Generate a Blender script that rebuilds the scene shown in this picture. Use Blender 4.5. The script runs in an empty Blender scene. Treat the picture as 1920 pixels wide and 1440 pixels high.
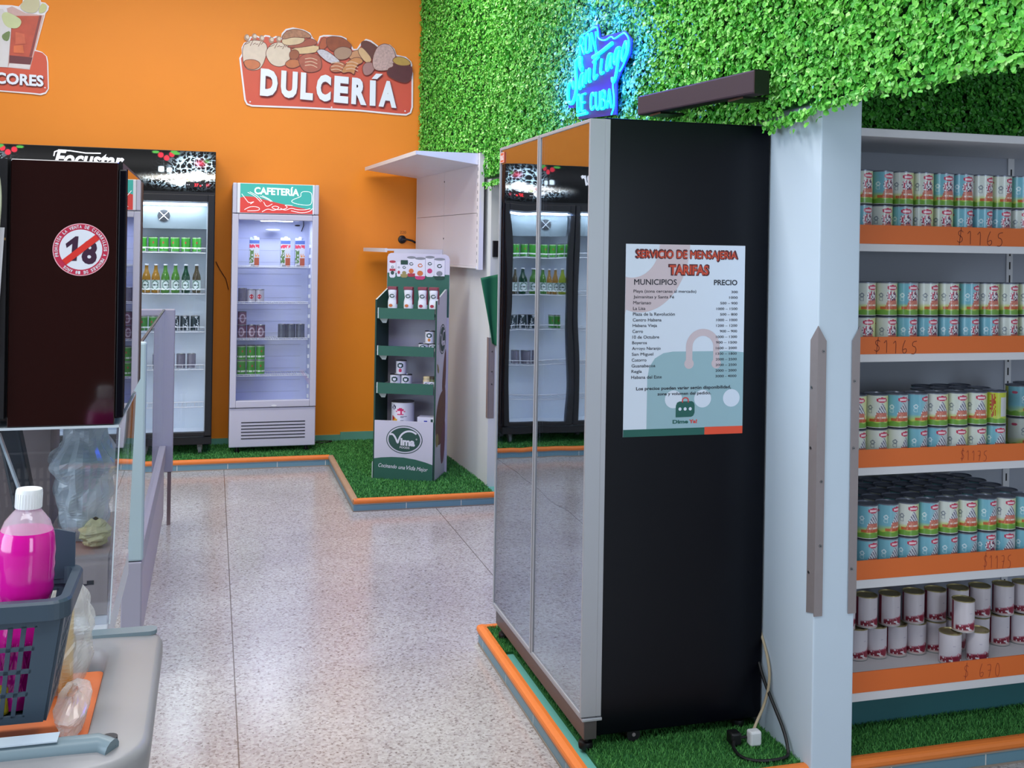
import bpy, bmesh, math, random
import numpy as np
from mathutils import Vector, Matrix, Euler

random.seed(7)
RNG = np.random.default_rng(7)
SC = bpy.context.scene
COL = SC.collection

# ------------------------------------------------------------------ camera
FPX, PPY, YAW, ROLL, EYE = 1984.0, 465.0, 0.2762, 0.01648, 1.60
_rt = Vector((math.cos(YAW), -math.sin(YAW), 0)); _up = Vector((0, 0, 1)); _fw = Vector((math.sin(YAW), math.cos(YAW), 0))
_cx = _rt * math.cos(ROLL) + _up * math.sin(ROLL); _cy = -_rt * math.sin(ROLL) + _up * math.cos(ROLL)
cam_d = bpy.data.cameras.new('camera'); cam = bpy.data.objects.new('camera', cam_d); COL.objects.link(cam)
cam.matrix_world = Matrix(((_cx.x, _cy.x, -_fw.x, 0), (_cx.y, _cy.y, -_fw.y, 0), (_cx.z, _cy.z, -_fw.z, EYE), (0, 0, 0, 1)))
cam_d.sensor_width = 36; cam_d.lens = FPX / 1920 * 36; cam_d.shift_y = -(720 - PPY) / 1920
cam_d.clip_start = 0.05
SC.camera = cam

# ------------------------------------------------------------------ world, lamps, exposure
W = bpy.data.worlds.new('world'); SC.world = W; W.use_nodes = True
W.node_tree.nodes['Background'].inputs['Color'].default_value = (0.75, 0.85, 1.0, 1)
W.node_tree.nodes['Background'].inputs['Strength'].default_value = 0.6
SC.view_settings.view_transform = 'Standard'; SC.view_settings.look = 'None'
SC.view_settings.gamma = 1; SC.view_settings.use_curve_mapping = False
SC.view_settings.exposure = 0.14

def area(name, loc, size, power, col=(1, 1, 1), rot=(0, 0, 0)):
    d = bpy.data.lights.new(name, 'AREA'); d.shape = 'RECTANGLE'; d.size, d.size_y = size
    d.energy = power; d.color = col
    o = bpy.data.objects.new(name, d); COL.objects.link(o); o.location = loc; o.rotation_euler = rot
    return o
# ceiling tubes of the shop and the daylight of the shop window behind the camera
area('ceiling_lamp', (0.0, 6.3, 3.95), (3.2, 0.6), 82, (1, 0.97, 0.92))
area('ceiling_lamp', (-0.6, 3.4, 3.95), (3.2, 0.6), 82, (1, 0.98, 0.96))
area('ceiling_lamp', (-0.2, 0.4, 3.95), (3.2, 0.6), 66, (0.96, 0.98, 1.0))
area('window_daylight', (-4.9, 0.3, 1.9), (2.6, 5.0), 210, (0.70, 0.85, 1.0), (0, math.radians(-90), 0))
area('window_daylight', (2.85, -3.9, 1.7), (1.6, 2.6), 80, (0.70, 0.85, 1.0), (math.radians(90), 0, 0))

# ------------------------------------------------------------------ colour + materials
def lin(c):
    c = c / 255.0
    return c / 12.92 if c <= 0.04045 else ((c + 0.055) / 1.055) ** 2.4
def L3(rgb): return tuple(lin(c) for c in rgb)
MATS = {}
def mat(name, rgb, rough=0.5, metal=0.0, spec=0.5, coat=0.0, noise=0.0, scale=30.0, bump=0.0, emit=0.0, emit_rgb=None):
    if name in MATS: return MATS[name]
    m = bpy.data.materials.new(name); m.use_nodes = True; nt = m.node_tree; b = nt.nodes['Principled BSDF']
    c = L3(rgb)
    b.inputs['Base Color'].default_value = (*c, 1); b.inputs['Roughness'].default_value = rough
    b.inputs['Metallic'].default_value = metal; b.inputs['Specular IOR Level'].default_value = spec
    b.inputs['Coat Weight'].default_value = coat; b.inputs['Coat Roughness'].default_value = 0.05
    if emit:
        b.inputs['Emission Color'].default_value = (*L3(emit_rgb or rgb), 1); b.inputs['Emission Strength'].default_value = emit
    if noise or bump:
        tc = nt.nodes.new('ShaderNodeTexCoord'); n = nt.nodes.new('ShaderNodeTexNoise')
        n.inputs['Scale'].default_value = scale; n.inputs['Detail'].default_value = 4
        nt.links.new(tc.outputs['Object'], n.inputs['Vector'])
        if noise:
            mx = nt.nodes.new('ShaderNodeMix'); mx.data_type = 'RGBA'
            mx.inputs[6].default_value = (*[v * (1 - noise) for v in c], 1); mx.inputs[7].default_value = (*[min(1, v * (1 + noise)) for v in c], 1)
            nt.links.new(n.outputs['Fac'], mx.inputs[0]); nt.links.new(mx.outputs[2], b.inputs['Base Color'])
        if bump:
            bp = nt.nodes.new('ShaderNodeBump'); bp.inputs['Strength'].default_value = bump; bp.inputs['Distance'].default_value = 0.01
            nt.links.new(n.outputs['Fac'], bp.inputs['Height']); nt.links.new(bp.outputs['Normal'], b.inputs['Normal'])
    MATS[name] = m
    return m
def painted(name, rough=0.4, metal=0.0, emit=0.0, coat=0.0):
    """surface printed with the picture held in the mesh's own colour attribute"""
    if name in MATS: return MATS[name]
    m = bpy.data.materials.new(name); m.use_nodes = True; nt = m.node_tree; b = nt.nodes['Principled BSDF']
    a = nt.nodes.new('ShaderNodeAttribute'); a.attribute_name = 'Col'
    nt.links.new(a.outputs['Color'], b.inputs['Base Color'])
    b.inputs['Roughness'].default_value = rough; b.inputs['Metallic'].default_value = metal; b.inputs['Coat Weight'].default_value = coat
    if emit:
        b.inputs['Specular IOR Level'].default_value = .15
        nt.links.new(a.outputs['Color'], b.inputs['Emission Color']); b.inputs['Emission Strength'].default_value = emit
    MATS[name] = m
    return m
def pane_mat(name, tint=(1, 1, 1), base_refl=0.04, wavy=0.0, rough=0.0, refl_tint=(1, 1, 1), power=5.0):
    """thin pane: transparent, with a mirror reflection growing towards grazing angles"""
    if name in MATS: return MATS[name]
    m = bpy.data.materials.new(name); m.use_nodes = True; nt = m.node_tree; nt.nodes.remove(nt.nodes['Principled BSDF'])
    out = nt.nodes['Material Output']
    tr = nt.nodes.new('ShaderNodeBsdfTransparent'); tr.inputs['Color'].default_value = (*tint, 1)
    gl = nt.nodes.new('ShaderNodeBsdfGlossy'); gl.inputs['Roughness'].default_value = rough; gl.inputs['Color'].default_value = (*refl_tint, 1)
    geo = nt.nodes.new('ShaderNodeNewGeometry'); dt = nt.nodes.new('ShaderNodeVectorMath'); dt.operation = 'DOT_PRODUCT'
    nt.links.new(geo.outputs['Normal'], dt.inputs[0]); nt.links.new(geo.outputs['Incoming'], dt.inputs[1])
    ab = nt.nodes.new('ShaderNodeMath'); ab.operation = 'ABSOLUTE'; nt.links.new(dt.outputs['Value'], ab.inputs[0])
    om = nt.nodes.new('ShaderNodeMath'); om.operation = 'SUBTRACT'; om.inputs[0].default_value = 1.0; nt.links.new(ab.outputs[0], om.inputs[1])
    pw = nt.nodes.new('ShaderNodeMath'); pw.operation = 'POWER'; pw.inputs[1].default_value = power; nt.links.new(om.outputs[0], pw.inputs[0])
    ma = nt.nodes.new('ShaderNodeMath'); ma.operation = 'MULTIPLY_ADD'; ma.inputs[1].default_value = 1 - base_refl; ma.inputs[2].default_value = base_refl
    nt.links.new(pw.outputs[0], ma.inputs[0])
    mx = nt.nodes.new('ShaderNodeMixShader')
    nt.links.new(ma.outputs[0], mx.inputs[0]); nt.links.new(tr.outputs[0], mx.inputs[1]); nt.links.new(gl.outputs[0], mx.inputs[2])
    nt.links.new(mx.outputs[0], out.inputs['Surface'])
    if wavy:
        tc = nt.nodes.new('ShaderNodeTexCoord'); n = nt.nodes.new('ShaderNodeTexNoise'); n.inputs['Scale'].default_value = 2.2; n.inputs['Detail'].default_value = 1
        bp = nt.nodes.new('ShaderNodeBump'); bp.inputs['Strength'].default_value = wavy; bp.inputs['Distance'].default_value = 0.02
        nt.links.new(tc.outputs['Object'], n.inputs['Vector']); nt.links.new(n.outputs['Fac'], bp.inputs['Height']); nt.links.new(bp.outputs['Normal'], gl.inputs['Normal'])
    MATS[name] = m
    return m

# ------------------------------------------------------------------ object helpers
XF = {}
def tag(o, label=None, cat=None, group=None, kind=None):
    if label: o['label'] = label
    if cat: o['category'] = cat
    if group: o['group'] = group
    if kind: o['kind'] = kind
    return o
def thing(name, label, cat, loc=(0, 0, 0), rz=0.0, group=None):
    o = bpy.data.objects.new(name, None); COL.objects.link(o); o.empty_display_size = 0.05
    o.location = loc; o.rotation_euler = (0, 0, rz)
    XF[o.name] = Matrix.Translation(loc) @ Matrix.Rotation(rz, 4, 'Z')
    return tag(o, label, cat, group)
_TXT = {}
def text_mesh(s, bold=0.0, shear=0.0):
    k = (s, bold, shear)
    if k in _TXT: return _TXT[k]
    cu = bpy.data.curves.new('txt', 'FONT'); cu.body = s; cu.offset = bold; cu.shear = shear; cu.resolution_u = 3
    ob = bpy.data.objects.new('txt', cu); COL.objects.link(ob)
    me = bpy.data.meshes.new_from_object(ob.evaluated_get(bpy.context.evaluated_depsgraph_get()))
    v = np.array([x.co[:2] for x in me.vertices]); f = [tuple(p.vertices) for p in me.polygons]
    bpy.data.objects.remove(ob); bpy.data.curves.remove(cu); bpy.data.meshes.remove(me)
    lo, hi = v.min(0), v.max(0)
    r = ((v - lo) / (hi - lo), f, (hi - lo)[0] / (hi - lo)[1])
    _TXT[k] = r
    return r
def chaikin(p, n=2, closed=True):
    p = [tuple(q) for q in p]
    for _ in range(n):
        q = []
        N = len(p)
        for i in range(N if closed else N - 1):
            a, b = p[i], p[(i + 1) % N]
            q.append(tuple(.75 * x + .25 * y for x, y in zip(a, b))); q.append(tuple(.25 * x + .75 * y for x, y in zip(a, b)))
        if not closed: q = [p[0]] + q + [p[-1]]
        p = q
    return p
def ellipse(cx, cy, rx, ry, n=32, a0=0.0, a1=2 * math.pi, rot=0.0):
    pts = []
    for i in range(n):
        a = a0 + (a1 - a0) * i / (n if abs(a1 - a0 - 2 * math.pi) < 1e-6 else n - 1)
        x, y = rx * math.cos(a), ry * math.sin(a)
        pts.append((cx + x * math.cos(rot) - y * math.sin(rot), cy + x * math.sin(rot) + y * math.cos(rot)))
    return pts
def stroke(pts, w):
    """flat mitred ribbon along a 2-D line, as quads that share their ends"""
    pts = [p for i, p in enumerate(pts) if i == 0 or math.hypot(p[0] - pts[i - 1][0], p[1] - pts[i - 1][1]) > 1e-7]
    side = []
    for i, p in enumerate(pts):
        a, b = pts[max(i - 1, 0)], pts[min(i + 1, len(pts) - 1)]
        d1 = Vector((p[0] - a[0], p[1] - a[1])); d2 = Vector((b[0] - p[0], b[1] - p[1]))
        if d1.length < 1e-9: d1 = d2.copy()
        if d2.length < 1e-9: d2 = d1.copy()
        d1.normalize(); d2.normalize(); t = d1 + d2
        t = t.normalized() if t.length > .3 else d1
        k = w / 2 / max(.55, t.dot(d1)); side.append(((p[0] - t.y * k, p[1] + t.x * k), (p[0] + t.y * k, p[1] - t.x * k)))
    return [[side[i][0], side[i][1], side[i + 1][1], side[i + 1][0]] for i in range(len(pts) - 1)]

class MB:
    def __init__(s): s.v, s.f, s.m, s.sm, s.mats = [], [], [], [], []
    def mi(s, m):
        if m not in s.mats: s.mats.append(m)
        return s.mats.index(m)
    def add(s, vs, fs, m, smooth=False):
        o = len(s.v); k = s.mi(m)
        s.v.extend([tuple(map(float, q)) for q in vs])
        for f in fs: s.f.append(tuple(i + o for i in f)); s.m.append(k); s.sm.append(smooth)
        return s
    def box(s, x0, y0, z0, x1, y1, z1, m):
        v = [(x0, y0, z0), (x1, y0, z0), (x1, y1, z0), (x0, y1, z0), (x0, y0, z1), (x1, y0, z1), (x1, y1, z1), (x0, y1, z1)]
        return s.add(v, [(3, 2, 1, 0), (4, 5, 6, 7), (0, 1, 5, 4), (1, 2, 6, 5), (2, 3, 7, 6), (3, 0, 4, 7)], m)
    def hexa(s, v, m):
        return s.add(v, [(3, 2, 1, 0), (4, 5, 6, 7), (0, 1, 5, 4), (1, 2, 6, 5), (2, 3, 7, 6), (3, 0, 4, 7)], m)
    def poly(s, pts, m): return s.add(pts, [tuple(range(len(pts)))], m)
    def prism(s, p2, o, ex, ey, ez, d0, d1, m, ms=None):
        o, ex, ey, ez = map(Vector, (o, ex, ey, ez)); n = len(p2)
        a = [o + ex * x + ey * y + ez * d0 for x, y in p2]; b = [o + ex * x + ey * y + ez * d1 for x, y in p2]
        s.add(a + b, [tuple(range(n))[::-1], tuple(range(n, 2 * n))], m)
        return s.add(a + b, [(i, (i + 1) % n, n + (i + 1) % n, n + i) for i in range(n)], ms or m)
    def flat(s, p2, o, ex, ey, ez, d, m):
        o, ex, ey, ez = map(Vector, (o, ex, ey, ez))
        return s.poly([o + ex * x + ey * y + ez * d for x, y in p2], m)
    def text(s, t, o, ex, ey, w, h, m, bold=0.0, shear=0.0):
        cop = 'M' in t and bold > 0                              # this letter breaks when fattened: print it several times instead
        v, f, ar = text_mesh(t, 0.0 if cop else bold, shear)
        o, ex, ey = map(Vector, (o, ex, ey)); n = ex.cross(ey).normalized(); b = bold * h * .8
        for i, (dx, dy) in enumerate(((0, 0), (b, 0), (-b, 0), (0, b), (0, -b)) if cop else ((0, 0),)):
            s.add([o + ex * (x * w + dx) + ey * (y * h + dy) + n * (.00003 * i) for x, y in v], f, m)
        return s
    def tube(s, pts, r, m, n=8, closed=False):
        pts = [Vector(p) for p in pts]; N = len(pts); rings = []; prev = None
        for i, p in enumerate(pts):
            if closed: t = pts[(i + 1) % N] - pts[i - 1]
            else: t = pts[min(i + 1, N - 1)] - pts[max(i - 1, 0)]
            t.normalize()
            if prev is None:
                a = Vector((0, 0, 1)) if abs(t.z) < .9 else Vector((1, 0, 0))
                u = t.cross(a).normalized()
            else:
                u = (prev - t * prev.dot(t)).normalized()
            prev = u; w = t.cross(u)
            rr = r[i] if isinstance(r, (list, tuple)) else r
            rings.append([p + (u * math.cos(2 * math.pi * k / n) + w * math.sin(2 * math.pi * k / n)) * rr for k in range(n)])
        vs = [q for g in rings for q in g]; fs = []
        for i in range(N if closed else N - 1):
            j = (i + 1) % N
            fs += [(i * n + k, i * n + (k + 1) % n, j * n + (k + 1) % n, j * n + k) for k in range(n)]
        s.add(vs, fs, m, True)
        if not closed: s.add(rings[0] + rings[-1], [tuple(range(n))[::-1], tuple(range(n, 2 * n))], m)
        return s
    def lathe(s, prof, c, m, n=24, caps=True):
        vs = [(c[0] + r * math.cos(2 * math.pi * k / n), c[1] + r * math.sin(2 * math.pi * k / n), c[2] + z) for r, z in prof for k in range(n)]
        fs = [(i * n + k, i * n + (k + 1) % n, (i + 1) * n + (k + 1) % n, (i + 1) * n + k) for i in range(len(prof) - 1) for k in range(n)]
        s.add(vs, fs, m, True)
        if caps:
            if prof[0][0] > 1e-5: s.add(vs[:n], [tuple(range(n))[::-1]], m)
            if prof[-1][0] > 1e-5: s.add(vs[-n:], [tuple(range(n))], m)
        return s
    def cyl(s, a, b, r, m, n=12): return s.tube([a, b], r, m, n)
    def build(s, name, parent=None, bevel=0.0, label=None, at=None, local=False, seg=2):
        me = bpy.data.meshes.new(name)
        v = s.v
        if parent is not None and not local:
            inv = XF[parent.name].inverted(); v = [inv @ Vector(q) for q in v]
        elif at is not None and not local:
            a = Vector(at); v = [Vector(q) - a for q in v]
        me.from_pydata(v, [], s.f)
        for m in s.mats: me.materials.append(m)
        me.polygons.foreach_set('material_index', s.m); me.polygons.foreach_set('use_smooth', s.sm)
        if any(s.sm): me.set_sharp_from_angle(angle=math.radians(45))
        me.update()
        o = bpy.data.objects.new(name, me); COL.objects.link(o)
        if parent is not None:
            o.parent = parent; XF[o.name] = XF[parent.name]
        else:
            if at is not None: o.location = at
            XF[o.name] = Matrix.Translation(at or (0, 0, 0))
        if bevel:
            b = o.modifiers.new('bevel', 'BEVEL'); b.width = bevel; b.segments = seg; b.limit_method = 'ANGLE'; b.angle_limit = math.radians(50)
        if label: o['label'] = label
        return o
def struct(mb, name, bevel=0.0):
    o = mb.build(name, bevel=bevel); o['kind'] = 'structure'; return o
def paint_grid(P, C, m, name, smooth=True):
    """mesh from a grid of points P[j,i,3] with colours C[j,i,3] (linear) per cell"""
    nj, ni = P.shape[:2]
    me = bpy.data.meshes.new(name)
    idx = np.arange(nj * ni).reshape(nj, ni)
    q = np.stack([idx[:-1, :-1], idx[:-1, 1:], idx[1:, 1:], idx[1:, :-1]], -1).reshape(-1, 4)
    me.vertices.add(nj * ni); me.vertices.foreach_set('co', P.reshape(-1).astype(np.float32))
    me.loops.add(q.size); me.loops.foreach_set('vertex_index', q.reshape(-1).astype(np.int32))
    me.polygons.add(len(q)); me.polygons.foreach_set('loop_start', np.arange(0, q.size, 4, dtype=np.int32))
    me.polygons.foreach_set('use_smooth', np.full(len(q), smooth))
    me.update(calc_edges=True)
    at = me.color_attributes.new('Col', 'FLOAT_COLOR', 'CORNER')
    c = np.ones((len(q), 4, 4), np.float32); c[:, :, :3] = C.reshape(-1, 1, 3)
    at.data.foreach_set('color', c.reshape(-1))
    me.materials.append(m)
    return me
def quads_mesh(name, V, C, m):
    """many separate quads V[n,4,3], colour per quad C[n,3] (linear)"""
    n = len(V); me = bpy.data.meshes.new(name)
    me.vertices.add(n * 4); me.vertices.foreach_set('co', V.reshape(-1).astype(np.float32))
    me.loops.add(n * 4); me.loops.foreach_set('vertex_index', np.arange(n * 4, dtype=np.int32))
    me.polygons.add(n); me.polygons.foreach_set('loop_start', np.arange(0, n * 4, 4, dtype=np.int32))
    me.update(calc_edges=True)
    at = me.color_attributes.new('Col', 'FLOAT_COLOR', 'CORNER')
    c = np.ones((n, 4, 4), np.float32); c[:, :, :3] = C[:, None, :]
    at.data.foreach_set('color', c.reshape(-1))
    me.materials.append(m)
    return me
def lin_np(c):
    c = np.asarray(c, float) / 255.0
    return np.where(c <= 0.04045, c / 12.92, ((c + 0.055) / 1.055) ** 2.4)
def hsh(a, b, s=0):
    x = np.sin(np.floor(a) * 127.1 + np.floor(b) * 311.7 + s * 74.7) * 43758.5453
    return x - np.floor(x)

# ------------------------------------------------------------------ common materials
white_paint = mat('white_wall_paint', (214, 217, 218), 0.75, noise=0.02, scale=6)
white_metal = mat('white_shelf_metal', (222, 222, 226), 0.4)
grey_metal = mat('grey_shelf_backing', (168, 172, 184), 0.5)
orange_strip = mat('orange_price_strip', (228, 112, 46), 0.5)
black_gloss = mat('black_gloss_panel', (2, 3, 12), 0.3, spec=0.2)
black_matt = mat('black_plastic', (14, 13, 17), 0.45)
dark_grey = mat('dark_grey_plastic', (45, 47, 52), 0.5)
steel = mat('brushed_steel', (150, 141, 142), 0.42, metal=0.3, noise=0.05, scale=60)
chrome = mat('chrome_wire', (200, 204, 212), 0.25, metal=1.0)
silver = mat('silver_aluminium', (176, 178, 184), 0.45, metal=0.35)
tin = mat('tin_metal', (150, 150, 152), 0.3, metal=1.0)
white_plastic = mat('white_plastic', (228, 230, 232), 0.35)
cord_black = mat('black_cord_rubber', (12, 12, 14), 0.5)
ink = mat('black_ink', (28, 26, 34), 0.6)
white_ink = mat('white_ink', (240, 240, 244), 0.6)
# ================================================================== the room
def floor_mat():
    m = bpy.data.materials.new('terrazzo_floor'); m.use_nodes = True; nt = m.node_tree; b = nt.nodes['Principled BSDF']; N = nt.nodes.new; L = nt.links.new
    tc = N('ShaderNodeTexCoord')
    def ramp(fac, stops):
        r = N('ShaderNodeValToRGB'); e = r.color_ramp.elements
        e[0].position, e[0].color = stops[0][0], (*L3(stops[0][1]), 1); e[1].position, e[1].color = stops[-1][0], (*L3(stops[-1][1]), 1)
        for p, c in stops[1:-1]:
            q = e.new(p); q.color = (*L3(c), 1)
        L(fac, r.inputs[0]); return r.outputs[0]
    v = N('ShaderNodeTexVoronoi'); v.inputs['Scale'].default_value = 105; v.inputs['Randomness'].default_value = 1
    L(tc.outputs['Object'], v.inputs['Vector'])
    chips = ramp(v.outputs['Color'], [(0, (136, 127, 126)), (.25, (182, 177, 176)), (.5, (192, 188, 188)), (.78, (204, 202, 202)), (1, (160, 152, 151))])
    n = N('ShaderNodeTexNoise'); n.inputs['Scale'].default_value = 95; n.inputs['Detail'].default_value = 4
    L(tc.outputs['Object'], n.inputs['Vector'])
    sp = ramp(n.outputs['Fac'], [(0.31, (140, 126, 118)), (.42, (255, 255, 255)), (1, (255, 255, 255))])
    mu = N('ShaderNodeMix'); mu.data_type = 'RGBA'; mu.blend_type = 'MULTIPLY'; mu.inputs[0].default_value = .85
    L(chips, mu.inputs[6]); L(sp, mu.inputs[7])
    n2 = N('ShaderNodeTexNoise'); n2.inputs['Scale'].default_value = 1.6; L(tc.outputs['Object'], n2.inputs['Vector'])
    big = ramp(n2.outputs['Fac'], [(0.3, (232, 228, 228)), (.7, (255, 255, 252))])
    m2 = N('ShaderNodeMix'); m2.data_type = 'RGBA'; m2.blend_type = 'MULTIPLY'; m2.inputs[0].default_value = 1
    L(mu.outputs[2], m2.inputs[6]); L(big, m2.inputs[7])
    # joints between the slabs
    sx = N('ShaderNodeSeparateXYZ'); L(tc.outputs['Object'], sx.inputs[0])
    def joint(sock, off, per, wd):
        a = N('ShaderNodeMath'); a.operation = 'SUBTRACT'; a.inputs[1].default_value = off; L(sock, a.inputs[0])
        d = N('ShaderNodeMath'); d.operation = 'PINGPONG'; d.inputs[1].default_value = per / 2; L(a.outputs[0], d.inputs[0])
        k = N('ShaderNodeMath'); k.operation = 'LESS_THAN'; k.inputs[1].default_value = wd; L(d.outputs[0], k.inputs[0]); return k.outputs[0]
    jx = joint(sx.outputs[0], 0.105, 1.24, .0024); jy = joint(sx.outputs[1], 4.0, 1.62, .0018)
    ja = N('ShaderNodeMath'); ja.operation = 'MULTIPLY_ADD'; ja.inputs[1].default_value = .35; L(jy, ja.inputs[0]); L(jx, ja.inputs[2]); ja.use_clamp = True
    m3 = N('ShaderNodeMix'); m3.data_type = 'RGBA'; m3.inputs[7].default_value = (*L3((92, 82, 74)), 1)
    jm = N('ShaderNodeMath'); jm.operation = 'MULTIPLY'; jm.inputs[1].default_value = .8; L(ja.outputs[0], jm.inputs[0])
    L(jm.outputs[0], m3.inputs[0]); L(m2.outputs[2], m3.inputs[6]); L(m3.outputs[2], b.inputs['Base Color'])
    rg = N('ShaderNodeMapRange'); rg.inputs['To Min'].default_value = .09; rg.inputs['To Max'].default_value = .26; L(n2.outputs['Fac'], rg.inputs[0]); L(rg.outputs[0], b.inputs['Roughness'])
    bp = N('ShaderNodeBump'); bp.inputs['Strength'].default_value = .08; bp.inputs['Distance'].default_value = .004; L(n.outputs['Fac'], bp.inputs['Height']); L(bp.outputs['Normal'], b.inputs['Normal'])
    b.inputs['Specular IOR Level'].default_value = .6
    return m
struct(MB().box(-5.0, -4.0, -0.1, 5.0, 8.45, 0.0, floor_mat()), 'floor')
orange_paint = mat('orange_wall_paint', (240, 140, 20), 0.55, noise=0.035, scale=3, bump=.03)
teal_paint = mat('teal_skirting_paint', (96, 160, 142), 0.6, noise=.08, scale=8)
struct(MB().box(-5.0, 8.35, 0.0, 5.0, 8.45, 4.0, orange_paint), 'wall_back')
mb = MB(); mb.box(-3.0, 8.335, 0.06, 1.69, 8.352, 0.115, teal_paint); mb.box(0.99, 8.33, .06, 1.3, 8.352, .135, teal_paint)
struct(mb, 'baseboard_back')
struct(MB().box(-5.1, -4.0, 0, -5.0, 8.45, 4.0, mat('cream_wall_paint', (205, 200, 196), .7)), 'wall_left')
struct(MB().box(5.0, -4.0, 0, 5.1, 8.45, 4.0, mat('cream_wall_paint', (205, 200, 196), .7)), 'wall_far_right')
struct(MB().box(-5.0, -4.1, 0, 5.0, -4.0, 4.0, mat('grey_wall_paint', (70, 52, 50), .7)), 'wall_front')
struct(MB().box(-5.0, -4.0, 4.0, 5.0, 8.45, 4.1, mat('ceiling_paint', (225, 225, 225), .8)), 'ceiling')
cool_tinted_white = mat('daylight_tinted_white_paint', (200, 216, 230), .7, noise=.02, scale=6)  # white pillar paint with the cool daylight cast put into its colour
# right-hand wall: rear stretch (slightly skewed), near pillar, beam carried over both
def prism_xy(p, z0, z1, m): return MB().prism(p, (0, 0, 0), (1, 0, 0), (0, 1, 0), (0, 0, 1), z0, z1, m)
struct(prism_xy([(1.728, 6.60), (1.86, 6.60), (1.86, 8.36), (1.645, 8.36)], 0, 2.10, white_paint), 'wall_right_rear')
mb = prism_xy([(1.727, 2.76), (1.864, 2.76), (1.864, 4.6), (1.727, 4.6)], 0, 2.10, cool_tinted_white)
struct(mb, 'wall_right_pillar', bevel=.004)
struct(prism_xy([(1.705, 0.6), (1.87, 0.6), (1.87, 6.6), (1.87, 8.36), (1.605, 8.36), (1.705, 6.6)], 2.10, 4.0, white_paint), 'wall_right_beam')
struct(MB().box(1.864, 3.50, 0, 5.0, 3.60, 4.0, white_paint), 'wall_right_niche')
struct(MB().box(1.87, .6, 2.62, 5.0, 3.5, 2.70, white_paint), 'niche_light_blocker')  # unseen slab added to keep overhead light out of the niche

# ---- raised, tiled platform edges with the green turf
tile_blue = None
def tile_mat():
    m = bpy.data.materials.new('blue_grey_curb_tile'); m.use_nodes = True; nt = m.node_tree; b = nt.nodes['Principled BSDF']; N = nt.nodes.new; L = nt.links.new
    tc = N('ShaderNodeTexCoord'); sx = N('ShaderNodeSeparateXYZ'); L(tc.outputs['Object'], sx.inputs[0])
    s = N('ShaderNodeMath'); s.operation = 'ADD'; L(sx.outputs[0], s.inputs[0]); L(sx.outputs[1], s.inputs[1])
    d = N('ShaderNodeMath'); d.operation = 'PINGPONG'; d.inputs[1].default_value = .171; L(s.outputs[0], d.inputs[0])
    k = N('ShaderNodeMath'); k.operation = 'LESS_THAN'; k.inputs[1].default_value = .0022; L(d.outputs[0], k.inputs[0])
    x = N('ShaderNodeMix'); x.data_type = 'RGBA'; x.inputs[6].default_value = (*L3((104, 142, 158)), 1); x.inputs[7].default_value = (*L3((205, 205, 200)), 1)
    L(k.outputs[0], x.inputs[0]); L(x.outputs[2], b.inputs['Base Color']); b.inputs['Roughness'].default_value = .35
    return m
tile_m = tile_mat()
nosing = mat('orange_curb_nosing', (236, 128, 52), .5, noise=.06, scale=20)
grout = mat('curb_grout', (150, 138, 126), .8)
plat_m = mat('platform_teal_screed', (98, 170, 160), .7, noise=.05, scale=12)
PT = 0.07
def platform(name, p2):
    m = MB(); m.prism(p2, (0, 0, 0), (1, 0, 0), (0, 1, 0), (0, 0, 1), 0.0, PT - .012, plat_m, tile_m); struct(m, name)
def nose(mb, a, b, n, nosing=nosing):
    """orange bullnose along a-b, n = outward normal"""
    a, b, n = Vector(a), Vector(b), Vector(n)
    prof = [(-.026, -.022), (.004, -.022), (.008, -.016), (.009, -.006), (.006, .002), (.0, .006), (-.012, .008), (-.026, .006)]
    d = (b - a).normalized(); L = (b - a).length
    mb.prism([(x, z) for x, z in prof], (a.x, a.y, PT), n, (0, 0, 1), d, 0, L, nosing)
    mb.prism([(-.01, -.028), (.0035, -.028), (.0035, -.0215), (-.01, -.0215)], (a.x, a.y, PT), n, (0, 0, 1), d, 0, L, grout)
    mb.prism([(-.01, -.0695), (.003, -.0695), (.003, -.064), (-.01, -.064)], (a.x, a.y, PT), n, (0, 0, 1), d, 0, L, grout)
platform('trim_rear_platform', [(-3.0, 7.735), (0.842, 7.735), (0.842, 6.362), (1.80, 6.362), (1.80, 8.35), (-3.0, 8.35)])
platform('trim_near_platform', [(1.06, 2.775), (3.6, 2.775), (3.6, 3.5), (1.86, 3.5), (1.86, 4.142), (1.06, 4.142)])
mb = MB()
nose(mb, (-3.0, 7.735, 0), (0.842, 7.735, 0), (0, -1, 0)); nose(mb, (0.842, 6.362, 0), (1.80, 6.362, 0), (0, -1, 0)); nose(mb, (.842, 7.735, 0), (.842, 6.362, 0), (-1, 0, 0), mat('worn_nosing', (176, 142, 112), .7, noise=.15, scale=14))
struct(mb, 'trim_rear_nosing')
mb = MB()
nose(mb, (1.06, 4.142, 0), (1.06, 2.775, 0), (-1, 0, 0)); nose(mb, (1.06, 2.775, 0), (1.727, 2.775, 0), (0, -1, 0)); nose(mb, (1.864, 2.775, 0), (3.6, 2.775, 0), (0, -1, 0)); nose(mb, (1.86, 4.142, 0), (1.06, 4.142, 0), (0, 1, 0))
struct(mb, 'trim_near_nosing')

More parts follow.
